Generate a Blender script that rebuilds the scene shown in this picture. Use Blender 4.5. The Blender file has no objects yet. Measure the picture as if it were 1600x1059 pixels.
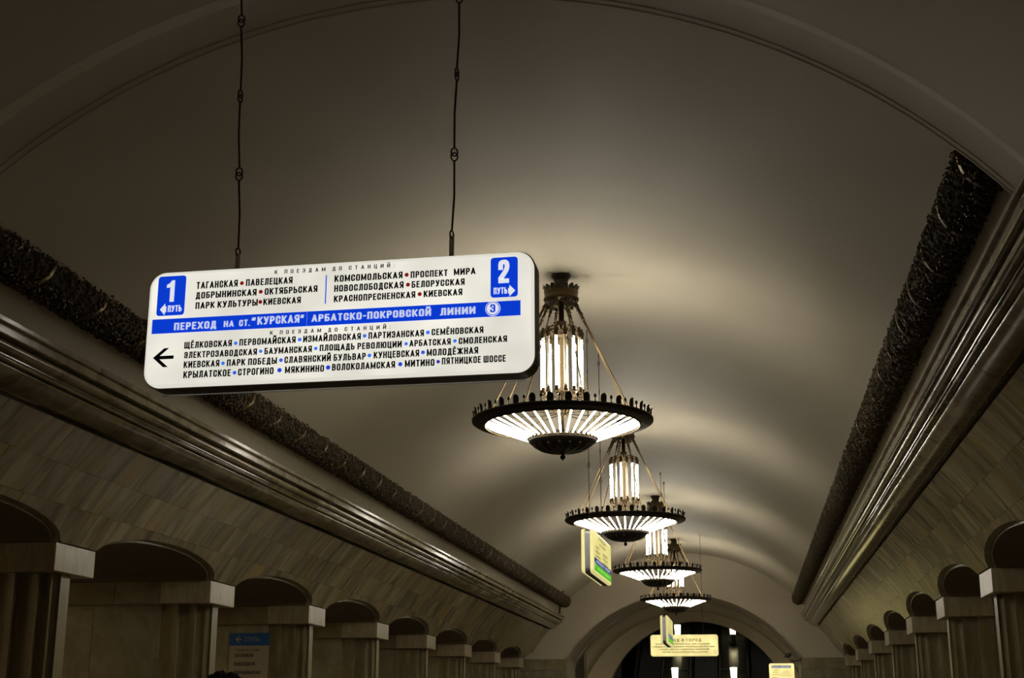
import bpy, bmesh, math, random
from math import sin, cos, pi, sqrt, radians
from mathutils import Vector, Matrix

random.seed(7)
scene = bpy.context.scene
COL = scene.collection
EYE = 1.6            # height of the camera above the floor
XC = -2.1            # x of the hall's axis (the hall runs along +y)

# ------------------------------------------------------------------ camera
cam_data = bpy.data.cameras.new('camera')
cam = bpy.data.objects.new('camera', cam_data)
COL.objects.link(cam)
cam_data.sensor_width = 36.0
cam_data.lens = 47.7
cam_data.clip_end = 200
right = Vector((0.986, 0.166, 0.0)).normalized()
fwd = Vector((-0.160, 0.950, 0.267)).normalized()
right = (right - fwd * right.dot(fwd)).normalized()
up = right.cross(fwd)
cam.matrix_world = Matrix(((right.x, up.x, -fwd.x, 0), (right.y, up.y, -fwd.y, 0),
                           (right.z, up.z, -fwd.z, EYE), (0, 0, 0, 1)))
scene.camera = cam

# ------------------------------------------------------------------ world, exposure
world = bpy.data.worlds.new('world')
scene.world = world
world.use_nodes = True
world.node_tree.nodes['Background'].inputs[0].default_value = (0.02, 0.018, 0.014, 1)
world.node_tree.nodes['Background'].inputs[1].default_value = 0.3
vs = scene.view_settings
vs.view_transform = 'Standard'
vs.look = 'None'
vs.exposure = 0.0
vs.gamma = 1.0
vs.use_curve_mapping = False
scene.cycles.use_denoising = True
scene.cycles.max_bounces = 8
scene.cycles.diffuse_bounces = 5
scene.cycles.sample_clamp_indirect = 3.0
TUBE_POWER = 35.0     # radiance of the fluorescent tubes in the chandeliers
ESC_LAMP = 4.5
PLATFORM_FILL = 38.0  # unseen lamps added behind the pylons to brighten the passages

# ------------------------------------------------------------------ helpers
def link(o, parent=None):
    COL.objects.link(o)
    if parent is not None:
        o.parent = parent
    return o

def mesh_obj(name, me, mat=None, parent=None, loc=None):
    o = bpy.data.objects.new(name, me)
    if mat is not None and not me.materials:
        me.materials.append(mat)
    link(o, parent)
    if loc is not None:
        o.location = loc
    return o

def empty(name, loc=(0, 0, 0), rz=0.0, parent=None):
    o = bpy.data.objects.new(name, None)
    o.empty_display_size = 0.1
    link(o, parent)
    o.location = loc
    o.rotation_euler = (0, 0, rz)
    return o

def tag(o, label=None, cat=None, group=None, kind=None):
    if label: o['label'] = label
    if cat: o['category'] = cat
    if group: o['group'] = group
    if kind: o['kind'] = kind
    return o

class MB:
    """collects vertices and faces of ONE mesh"""
    def __init__(s):
        s.v = []; s.f = []; s.sm = []
    def add(s, vs_, fs, smooth=False):
        b = len(s.v)
        s.v += [tuple(p) for p in vs_]
        for f in fs:
            s.f.append(tuple(i + b for i in f)); s.sm.append(smooth)
    def box(s, x0, x1, y0, y1, z0, z1):
        s.add([(x0, y0, z0), (x1, y0, z0), (x1, y1, z0), (x0, y1, z0), (x0, y0, z1), (x1, y0, z1), (x1, y1, z1), (x0, y1, z1)],
              [(0, 3, 2, 1), (4, 5, 6, 7), (0, 1, 5, 4), (1, 2, 6, 5), (2, 3, 7, 6), (3, 0, 4, 7)])
    def cham_box(s, x0, x1, y0, y1, z0, z1, c=0.006):
        """box with chamfered edges"""
        pts = []; idx = {}
        X = (x0, x1); Y = (y0, y1); Z = (z0, z1)
        for i in (0, 1):
            for j in (0, 1):
                for k in (0, 1):
                    dx = c if i == 0 else -c; dy = c if j == 0 else -c; dz = c if k == 0 else -c
                    idx[(i, j, k, 'x')] = len(pts); pts.append((X[i], Y[j] + dy, Z[k] + dz))
                    idx[(i, j, k, 'y')] = len(pts); pts.append((X[i] + dx, Y[j], Z[k] + dz))
                    idx[(i, j, k, 'z')] = len(pts); pts.append((X[i] + dx, Y[j] + dy, Z[k]))
        fs = []
        for a in (0, 1):
            fs.append([idx[(a, 0, 0, 'x')], idx[(a, 1, 0, 'x')], idx[(a, 1, 1, 'x')], idx[(a, 0, 1, 'x')]])
            fs.append([idx[(0, a, 0, 'y')], idx[(1, a, 0, 'y')], idx[(1, a, 1, 'y')], idx[(0, a, 1, 'y')]])
            fs.append([idx[(0, 0, a, 'z')], idx[(1, 0, a, 'z')], idx[(1, 1, a, 'z')], idx[(0, 1, a, 'z')]])
            for b in (0, 1):
                fs.append([idx[(0, a, b, 'y')], idx[(1, a, b, 'y')], idx[(1, a, b, 'z')], idx[(0, a, b, 'z')]])
                fs.append([idx[(a, 0, b, 'x')], idx[(a, 1, b, 'x')], idx[(a, 1, b, 'z')], idx[(a, 0, b, 'z')]])
                fs.append([idx[(a, b, 0, 'x')], idx[(a, b, 1, 'x')], idx[(a, b, 1, 'y')], idx[(a, b, 0, 'y')]])
        for i in (0, 1):
            for j in (0, 1):
                for k in (0, 1):
                    fs.append([idx[(i, j, k, t)] for t in 'xyz'])
        s.add(pts, fs)
    def tube(s, pts, r, n=8, caps=True, smooth=True):
        pts = [Vector(p) for p in pts]
        rr = r if isinstance(r, (list, tuple)) else [r] * len(pts)
        vs_ = []; fs = []
        ref = None
        for i, p in enumerate(pts):
            if i == 0: t = pts[1] - p
            elif i == len(pts) - 1: t = p - pts[i - 1]
            else: t = (pts[i + 1] - p).normalized() + (p - pts[i - 1]).normalized()
            if t.length < 1e-9: t = Vector((0, 0, 1))
            t.normalize()
            if ref is None:
                ref = Vector((1, 0, 0)) if abs(t.x) < 0.9 else Vector((0, 1, 0))
            a = (ref - t * ref.dot(t)).normalized(); b = t.cross(a); ref = a
            for k in range(n):
                an = 2 * pi * k / n
                vs_.append(p + (a * cos(an) + b * sin(an)) * rr[i])
        m = len(pts)
        for i in range(m - 1):
            for k in range(n):
                k2 = (k + 1) % n
                fs.append((i * n + k, i * n + k2, (i + 1) * n + k2, (i + 1) * n + k))
        if caps:
            fs.append(tuple(range(n - 1, -1, -1))); fs.append(tuple((m - 1) * n + k for k in range(n)))
        s.add(vs_, fs, smooth)
    def lathe(s, prof, n=32, c=(0, 0, 0), smooth=True, a0=0.0):
        """prof: list of (r, z); closed when r = 0 at the ends"""
        vs_ = []; fs = []
        for (r, z) in prof:
            for k in range(n):
                an = 2 * pi * k / n + a0
                vs_.append((c[0] + r * cos(an), c[1] + r * sin(an), c[2] + z))
        for i in range(len(prof) - 1):
            for k in range(n):
                k2 = (k + 1) % n
                fs.append((i * n + k, i * n + k2, (i + 1) * n + k2, (i + 1) * n + k))
        s.add(vs_, fs, smooth)
    def loft(s, rings, cap0=True, cap1=True, smooth=False):
        n = len(rings[0]); vs_ = [p for r in rings for p in r]; fs = []
        for i in range(len(rings) - 1):
            for k in range(n):
                k2 = (k + 1) % n
                fs.append((i * n + k, i * n + k2, (i + 1) * n + k2, (i + 1) * n + k))
        s.add(vs_, fs, smooth)
        if cap0: s.add(rings[0], [tuple(range(n - 1, -1, -1))])
        if cap1: s.add(rings[-1], [tuple(range(n))])
    def mesh(s, name, mat=None, fix=True):
        me = bpy.data.meshes.new(name)
        me.from_pydata(s.v, [], s.f)
        me.polygons.foreach_set('use_smooth', s.sm)
        if fix:
            bm = bmesh.new(); bm.from_mesh(me)
            bmesh.ops.remove_doubles(bm, verts=bm.verts, dist=1e-6)
            bmesh.ops.recalc_face_normals(bm, faces=bm.faces)
            bm.to_mesh(me); bm.free()
        if mat is not None: me.materials.append(mat)
        me.update()
        return me
    def build(s, name, mat, parent=None, loc=None, fix=True):
        return mesh_obj(name, s.mesh(name, mat, fix), mat, parent, loc)

def copy_tree(o, parent=None):
    c = o.copy()
    COL.objects.link(c)
    c.parent = parent
    for ch in list(o.children):
        copy_tree(ch, c)
    return c

# ------------------------------------------------------------------ materials
def new_mat(name):
    m = bpy.data.materials.new(name); m.use_nodes = True
    nt = m.node_tree; b = nt.nodes['Principled BSDF']
    return m, nt, b

def plain(name, col, rough=0.5, metal=0.0, spec=0.5, noise=0.0, nscale=20.0, bump=0.0, bscale=60.0):
    m, nt, b = new_mat(name)
    b.inputs['Base Color'].default_value = (*col, 1)
    b.inputs['Roughness'].default_value = rough
    b.inputs['Metallic'].default_value = metal
    b.inputs['Specular IOR Level'].default_value = spec
    if noise or bump:
        tc = nt.nodes.new('ShaderNodeTexCoord')
    if noise:
        n = nt.nodes.new('ShaderNodeTexNoise'); n.inputs['Scale'].default_value = nscale; n.inputs['Detail'].default_value = 5
        nt.links.new(tc.outputs['Object'], n.inputs['Vector'])
        mx = nt.nodes.new('ShaderNodeMix'); mx.data_type = 'RGBA'
        mx.inputs[6].default_value = (*[c * (1 - noise) for c in col], 1)
        mx.inputs[7].default_value = (*[min(1, c * (1 + noise)) for c in col], 1)
        nt.links.new(n.outputs[0], mx.inputs[0]); nt.links.new(mx.outputs[2], b.inputs['Base Color'])
    if bump:
        n2 = nt.nodes.new('ShaderNodeTexNoise'); n2.inputs['Scale'].default_value = bscale; n2.inputs['Detail'].default_value = 3
        nt.links.new(tc.outputs['Object'], n2.inputs['Vector'])
        bp = nt.nodes.new('ShaderNodeBump'); bp.inputs['Strength'].default_value = bump; bp.inputs['Distance'].default_value = 0.01
        nt.links.new(n2.outputs[0], bp.inputs['Height']); nt.links.new(bp.outputs[0], b.inputs['Normal'])
    return m

def emit(name, col, strength, sampling=True, mottling=0.0, mscale=3.0):
    m, nt, b = new_mat(name)
    b.inputs['Base Color'].default_value = (*[min(1, c * .8) for c in col], 1)
    b.inputs['Roughness'].default_value = 0.35
    b.inputs['Emission Color'].default_value = (*col, 1)
    b.inputs['Emission Strength'].default_value = strength
    if mottling:
        tc = nt.nodes.new('ShaderNodeTexCoord')
        n = nt.nodes.new('ShaderNodeTexNoise'); n.inputs['Scale'].default_value = mscale; n.inputs['Detail'].default_value = 2
        nt.links.new(tc.outputs['Object'], n.inputs['Vector'])
        mr = nt.nodes.new('ShaderNodeMapRange'); mr.inputs[1].default_value = .3; mr.inputs[2].default_value = .7
        mr.inputs[3].default_value = strength * (1 - mottling); mr.inputs[4].default_value = strength * (1 + mottling)
        nt.links.new(n.outputs[0], mr.inputs[0]); nt.links.new(mr.outputs[0], b.inputs['Emission Strength'])
    if not sampling:
        m.cycles.emission_sampling = 'NONE'
    return m

def marble(name, base, dark, ochre, rough=0.3, stretch=(1, 1, 1), vein=1.0, scale=2.2, bump=0.06, bscale=3.0, coat=0.0, var=0.18, spec=0.5, roty=0.0):
    """stone with streaky veins; every separate slab gets its own tone and its own piece of vein"""
    m, nt, b = new_mat(name)
    N = nt.nodes.new; L = nt.links.new
    tc = N('ShaderNodeTexCoord'); oi = N('ShaderNodeObjectInfo')
    mp = N('ShaderNodeMapping'); mp.inputs['Scale'].default_value = stretch
    off = N('ShaderNodeVectorMath'); off.operation = 'SCALE'
    cmb = N('ShaderNodeCombineXYZ')
    for i in range(3): L(oi.outputs['Random'], cmb.inputs[i])
    L(cmb.outputs[0], off.inputs[0]); off.inputs['Scale'].default_value = 37.0
    ad = N('ShaderNodeVectorMath'); ad.operation = 'ADD'
    L(tc.outputs['Object'], ad.inputs[0]); L(off.outputs[0], ad.inputs[1])
    rt = N('ShaderNodeMapping'); rt.inputs['Rotation'].default_value = (0, roty, 0)
    L(ad.outputs[0], rt.inputs['Vector']); L(rt.outputs[0], mp.inputs['Vector'])
    n1 = N('ShaderNodeTexNoise'); n1.inputs['Scale'].default_value = scale; n1.inputs['Detail'].default_value = 8; n1.inputs['Roughness'].default_value = .62
    n1.inputs['Distortion'].default_value = .5
    L(mp.outputs[0], n1.inputs['Vector'])
    n2 = N('ShaderNodeTexNoise'); n2.inputs['Scale'].default_value = scale * .45; n2.inputs['Detail'].default_value = 4
    L(mp.outputs[0], n2.inputs['Vector'])
    r1 = N('ShaderNodeValToRGB'); r1.color_ramp.elements[0].position = .36; r1.color_ramp.elements[1].position = .60
    r1.color_ramp.elements[0].color = (*dark, 1); r1.color_ramp.elements[1].color = (*base, 1)
    L(n1.outputs[0], r1.inputs[0])
    r2 = N('ShaderNodeValToRGB'); r2.color_ramp.elements[0].position = .52; r2.color_ramp.elements[1].position = .70
    r2.color_ramp.elements[0].color = (0, 0, 0, 1); r2.color_ramp.elements[1].color = (vein, vein, vein, 1)
    L(n2.outputs[0], r2.inputs[0])
    mx = N('ShaderNodeMix'); mx.data_type = 'RGBA'
    L(r2.outputs[0], mx.inputs[0]); L(r1.outputs[0], mx.inputs[6]); mx.inputs[7].default_value = (*ochre, 1)
    mr = N('ShaderNodeMapRange'); mr.inputs[3].default_value = 1 - var; mr.inputs[4].default_value = 1 + var
    L(oi.outputs['Random'], mr.inputs[0])
    sc = N('ShaderNodeVectorMath'); sc.operation = 'SCALE'
    L(mx.outputs[2], sc.inputs[0]); L(mr.outputs[0], sc.inputs['Scale'])
    L(sc.outputs[0], b.inputs['Base Color'])
    b.inputs['Roughness'].default_value = rough
    b.inputs['Specular IOR Level'].default_value = spec
    if bump:
        n3 = N('ShaderNodeTexNoise'); n3.inputs['Scale'].default_value = bscale; n3.inputs['Detail'].default_value = 4
        L(ad.outputs[0], n3.inputs['Vector'])
        bp = N('ShaderNodeBump'); bp.inputs['Strength'].default_value = bump; bp.inputs['Distance'].default_value = .05
        L(n3.outputs[0], bp.inputs['Height']); L(bp.outputs[0], b.inputs['Normal'])
    return m

M = {}
M['plaster'] = plain('ceiling_plaster', (0.50, 0.452, 0.345), rough=.62, spec=.35, noise=.05, nscale=.8, bump=.12, bscale=2.5)
M['plaster_end'] = plain('end_wall_plaster', (0.50, 0.435, 0.33), rough=.7, noise=.05, nscale=1.2, bump=.08, bscale=3)
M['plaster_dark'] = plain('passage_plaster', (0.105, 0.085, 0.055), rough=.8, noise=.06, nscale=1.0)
for _k, _r in (('wall_marble_left', radians(-36.5)), ('wall_marble_right', radians(36.5))):
    M[_k] = marble(_k, (0.31, 0.265, 0.145), (0.125, 0.094, 0.038), (0.29, 0.205, 0.055), rough=.24, stretch=(1.5, 2.5, .50), scale=1.8, bump=.04, bscale=2.2, var=.22, roty=_r)
M['cornice_marble'] = marble('cornice_marble', (0.27, 0.228, 0.135), (0.15, 0.116, 0.060), (0.20, 0.145, 0.062), rough=.13, stretch=(1.5, 1.0, 1.5), bump=.0, var=.16, spec=.32)
M['pylon_marble'] = marble('pylon_marble', (0.27, 0.23, 0.128), (0.17, 0.135, 0.070), (0.22, 0.165, 0.070), rough=.34, stretch=(2.6, 2.6, .7), bump=.05, var=.10)
M['capital_marble'] = marble('capital_marble', (0.40, 0.35, 0.235), (0.30, 0.245, 0.155), (0.32, 0.25, 0.13), rough=.3, stretch=(4, 4, .6), scale=4, bump=.12, bscale=4, var=.06)
M['band_marble'] = marble('band_marble', (0.29, 0.25, 0.15), (0.19, 0.15, 0.08), (0.19, 0.14, 0.06), rough=.34, stretch=(1, 1, 1), bump=.05, var=.10)
M['panel_marble'] = marble('panel_marble', (0.31, 0.28, 0.18), (0.21, 0.18, 0.11), (0.19, 0.155, 0.09), rough=.32, stretch=(1.2, 1.2, .9), scale=3, bump=.04, var=.10)
M['floor'] = marble('floor_granite', (0.16, 0.13, 0.11), (0.07, 0.055, 0.05), (0.14, 0.09, 0.07), rough=.22, scale=9, bump=.0)
M['bronze'] = plain('dark_bronze', (0.030, 0.023, 0.015), rough=.45, metal=.6, noise=.3, nscale=40, bump=.15, bscale=90)
M['brass'] = plain('old_brass', (0.20, 0.138, 0.062), rough=.36, metal=1.0, noise=.25, nscale=30)
M['brass_dark'] = plain('tarnished_brass', (0.075, 0.052, 0.026), rough=.42, metal=.9, noise=.3, nscale=40, bump=.2, bscale=80)
M['garland'] = plain('garland_bronze', (0.085, 0.060, 0.026), rough=.50, metal=.45, noise=.3, nscale=14)
M['garland_core'] = plain('garland_core', (0.035, 0.026, 0.014), rough=.7)
M['ribbon'] = plain('ribbon_bronze', (0.13, 0.088, 0.034), rough=.35, metal=.85, noise=.3, nscale=25)
M['tube'] = emit('fluorescent_tube', (1.0, 0.93, 0.79), TUBE_POWER)
M['sign_face'] = emit('lit_sign_face', (0.93, 0.905, 0.80), .85, mottling=.16, mscale=2.8)
M['sign_rim'] = emit('lit_sign_edge', (0.90, 0.87, 0.765), .80)
M['sign_yellow'] = emit('lit_cream_face', (0.88, 0.79, 0.28), .84, mottling=.05, mscale=3)
M['sign_yellow_rim'] = emit('lit_cream_edge', (0.88, 0.79, 0.34), .68)
M['sign_warm'] = emit('lit_yellow_face', (0.97, 0.83, 0.34), .93, mottling=.22, mscale=4)
M['sign_metal'] = plain('sign_housing_metal', (0.045, 0.035, 0.026), rough=.4, metal=.4)
M['sign_alu'] = plain('sign_aluminium', (0.40, 0.40, 0.42), rough=.38, metal=.8)
M['strap'] = plain('painted_strap', (0.62, 0.55, 0.42), rough=.5)
M['rod'] = plain('rusty_rod', (0.07, 0.045, 0.03), rough=.55, metal=.5, noise=.3, nscale=60)
M['ink'] = plain('black_print', (0.006, 0.006, 0.008), rough=.4, spec=.3)
M['ink_grey'] = plain('dark_grey_print', (0.025, 0.018, 0.012), rough=.5, spec=.3)
M['blue'] = emit('backlit_blue', (0.003, 0.050, 0.70), .85, sampling=False)
M['navy'] = emit('backlit_navy', (0.012, 0.03, 0.22), .6, sampling=False)
M['green'] = emit('backlit_green', (0.09, 0.52, 0.012), .75, sampling=False)
M['green_print'] = emit('backlit_pale_green', (0.30, 0.80, 0.16), .8, sampling=False)
M['white_print'] = emit('backlit_white', (0.86, 0.88, 0.93), .86, sampling=False)
M['white_on_blue'] = emit('backlit_dim_white', (0.70, 0.76, 0.92), .80, sampling=False)
M['red_dot'] = emit('backlit_red', (0.27, 0.012, 0.006), .75, sampling=False)
M['blue_light'] = emit('backlit_light_blue', (0.05, 0.20, 0.86), .9, sampling=False)
M['blue_mid'] = emit('backlit_mid_blue', (0.03, 0.12, 0.80), .9, sampling=False)
M['blue_dark'] = emit('backlit_deep_blue', (0.015, 0.06, 0.68), .9, sampling=False)
M['purple'] = emit('backlit_purple', (0.06, 0.03, 0.50), .8, sampling=False)
M['board_white'] = plain('sign_board_white', (0.42, 0.36, 0.27), rough=.5)
M['board_blue'] = plain('sign_board_blue', (0.012, 0.10, 0.34), rough=.45)
M['board_print'] = plain('sign_board_print', (0.03, 0.022, 0.016), rough=.6)
M['esc_step'] = plain('escalator_step_metal', (0.030, 0.030, 0.032), rough=.35, metal=.7)
M['esc_deck'] = plain('escalator_deck_metal', (0.23, 0.22, 0.19), rough=.30, metal=.8, noise=.2, nscale=4)
M['rubber'] = plain('handrail_rubber', (0.012, 0.012, 0.012), rough=.35)
M['esc_lamp'] = emit('escalator_lamp_glass', (1.0, 0.90, 0.55), ESC_LAMP)
M['platform_bounce'] = plain('pale_bounce_wall', (0.5, 0.44, 0.32), rough=.4, noise=.05, nscale=2)  # unseen outer wall made pale to throw light back into the passages
M['platform_fill'] = emit('platform_fill_tube', (1.0, 0.86, 0.62), PLATFORM_FILL)
M['hall_fill'] = emit('hall_fill_glass', (1.0, 0.86, 0.55), 30.0)  # glow of the pair added to light the small hall
M['tube_off'] = plain('unlit_tube_glass', (0.55, 0.48, 0.36), rough=.25)
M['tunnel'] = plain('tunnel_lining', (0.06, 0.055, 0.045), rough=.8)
M['camera_body'] = plain('camera_housing', (0.05, 0.045, 0.035), rough=.5)
M['hair'] = plain('dark_hair', (0.012, 0.008, 0.005), rough=.8, noise=.4, nscale=80, bump=.5, bscale=150)
M['skin'] = plain('skin', (0.45, 0.28, 0.19), rough=.55)
M['jacket'] = plain('dark_jacket', (0.02, 0.02, 0.024), rough=.8, noise=.2, nscale=30)
M['trousers'] = plain('dark_trousers', (0.018, 0.02, 0.03), rough=.85)
M['red_coat'] = plain('dark_red_coat', (0.10, 0.012, 0.010), rough=.8)
M['shoe'] = plain('black_shoe', (0.01, 0.01, 0.01), rough=.4)
# ================================================================== SETTING
Y0, Y1 = -6.0, 46.6            # the hall's near end (behind the camera) and its end wall
RIB0, RIB1 = 8.45, 9.15        # transverse rib across the vault
A_V, B_V, Z_V = 5.4, 5.27, EYE + 0.02   # ellipse of the vault

def vault_pt(t, off=0.0):
    """t measured from the crown, radians"""
    return XC + (A_V + off) * sin(t), Z_V + (B_V + off) * cos(t)

def make_vault():
    mb = MB()
    RB = -.20
    prof = [(Y0, RB - .055), (8.08, RB - .055), (8.10, RB - .05), (8.12, RB - .052), (8.14, RB - .046), (8.31, RB - .004), (8.325, RB), (8.66, RB), (8.664, RB + .005), (8.70, RB + .005), (8.704, RB + .001),
            (8.745, RB + .001), (8.749, RB + .005), (8.775, RB + .005), (8.779, RB + .001), (8.80, RB + .001), (8.81, RB + .02), (8.82, -.05), (8.86, 0.0)] + [(8.86 + (Y1 - 8.86) * i / 60.0, 0.0) for i in range(1, 61)]
    n = 72
    T = radians(56)
    vs_ = []; fs = []
    for (y, off) in prof:
        for k in range(n + 1):
            t = -T + 2 * T * k / n
            x, z = vault_pt(t, off)
            vs_.append((x, y, z))
    m = n + 1
    for i in range(len(prof) - 1):
        for k in range(n):
            fs.append((i * m + k, (i + 1) * m + k, (i + 1) * m + k + 1, i * m + k + 1))
    mb.add(vs_, fs, True)
    me = mb.mesh('ceiling', M['plaster'], fix=False)
    o = mesh_obj('ceiling', me, M['plaster'])
    tag(o, kind='structure')
    es = o.modifiers.new('edge', 'EDGE_SPLIT'); es.split_angle = radians(25)
    return o
make_vault()

# ---- floor of the whole station
fl = empty('floor'); tag(fl, kind='structure')
mb = MB(); mb.box(-17, 13, Y0 - .3, 70, -.25, -.02); mb.build('floor_base', M['floor'], fl)
tile_me = None
mb = MB(); mb.cham_box(0, .995, 0, .995, -.02, 0, .003); tile_me = mb.mesh('floor_tile', M['floor'])
for i in range(10):
    for j in range(26):
        mesh_obj('floor_tile', tile_me, None, fl, (XC - 5 + i, -4 + j, 0))
mb = MB()
mb.box(XC - 5, XC + 5, 22.001, 54.5, -.02, -.001)
o = mb.build('far_paving', M['floor'], fl)

# ---- side wall profile between the pylons and the cornice (u = distance from the hall's axis)
PB, PT = (5.19, EYE + 1.81), (4.46, EYE + 2.80)
def wall_pt(s):
    bow = .035 * 4 * s * (1 - s)
    dx, dz = PT[0] - PB[0], PT[1] - PB[1]; l = sqrt(dx * dx + dz * dz)
    return PB[0] + dx * s + (dz / l) * bow, PB[1] + dz * s + (-dx / l) * bow
def wall_s(z):
    a, b = 0.0, 1.0
    for _ in range(30):
        c_ = (a + b) / 2
        if wall_pt(c_)[1] < z: a = c_
        else: b = c_
    return (a + b) / 2
PY_STEP = 4.445
PY_C = [14.18 + PY_STEP * (k - 4) for k in range(0, 12)]     # pylon centres along the hall
CAP_H = 0.465                                                # half length of a capital
Z_CAP0, Z_CAP1 = EYE + 1.50, EYE + 1.81
RISE = 0.275
def arch_z(y):
    """height of the arch edge at y, or None above a pylon"""
    for c_ in PY_C + [PY_C[-1] + PY_STEP]:
        ca = c_ - PY_STEP / 2
        h = PY_STEP / 2 - CAP_H + .01
        t = abs(y - ca) / h
        if t < 1:
            return Z_CAP1 + RISE * (1 - t ** 1.95) ** (1 / 1.95)
    return None

def slab_mesh(side, y0, y1, s0, s1, lift):
    """one marble slab of the sloping wall, its lower edge cut by the arch"""
    g = .0018
    y0 += g; y1 -= g; s0 += g * .8; s1 -= g * .8
    brk = [y0, y1]
    for c_ in PY_C:
        for e in (c_ - CAP_H, c_ + CAP_H, c_ - CAP_H - .02, c_ + CAP_H + .02, c_ - CAP_H - .07, c_ + CAP_H + .07):
            if y0 < e < y1: brk.append(e)
    nn = 6
    brk += [y0 + (y1 - y0) * i / nn for i in range(1, nn)]
    brk = sorted(set(brk))
    low = []
    for y in brk:
        za = arch_z(y)
        low.append(s0 if za is None else max(s0, wall_s(za)))
    cols = [(y, l) for y, l in zip(brk, low) if l < s1 - .004]
    if len(cols) < 2: return None
    mb = MB(); ns = 4; front = []; back = []
    for (y, l) in cols:
        for j in range(ns + 1):
            s = l + (s1 - l) * j / ns
            u, z = wall_pt(s)
            front.append((XC + side * (u - lift), y, z)); back.append((XC + side * (u + .03), y, z + .02))
    m = ns + 1; nc = len(cols); nb = len(front); fs = []
    for i in range(nc - 1):
        for j in range(ns):
            fs.append((i * m + j, (i + 1) * m + j, (i + 1) * m + j + 1, i * m + j + 1))
    for i in range(nc - 1):
        fs.append((i * m, i * m + nb, (i + 1) * m + nb, (i + 1) * m))
        fs.append((i * m + ns, (i + 1) * m + ns, (i + 1) * m + ns + nb, i * m + ns + nb))
    for j in range(ns):
        fs.append((j, j + 1, j + 1 + nb, j + nb))
        a = (nc - 1) * m
        fs.append((a + j, a + j + nb, a + j + 1 + nb, a + j + 1))
    mb.add(front + back, fs)
    return mb

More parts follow.
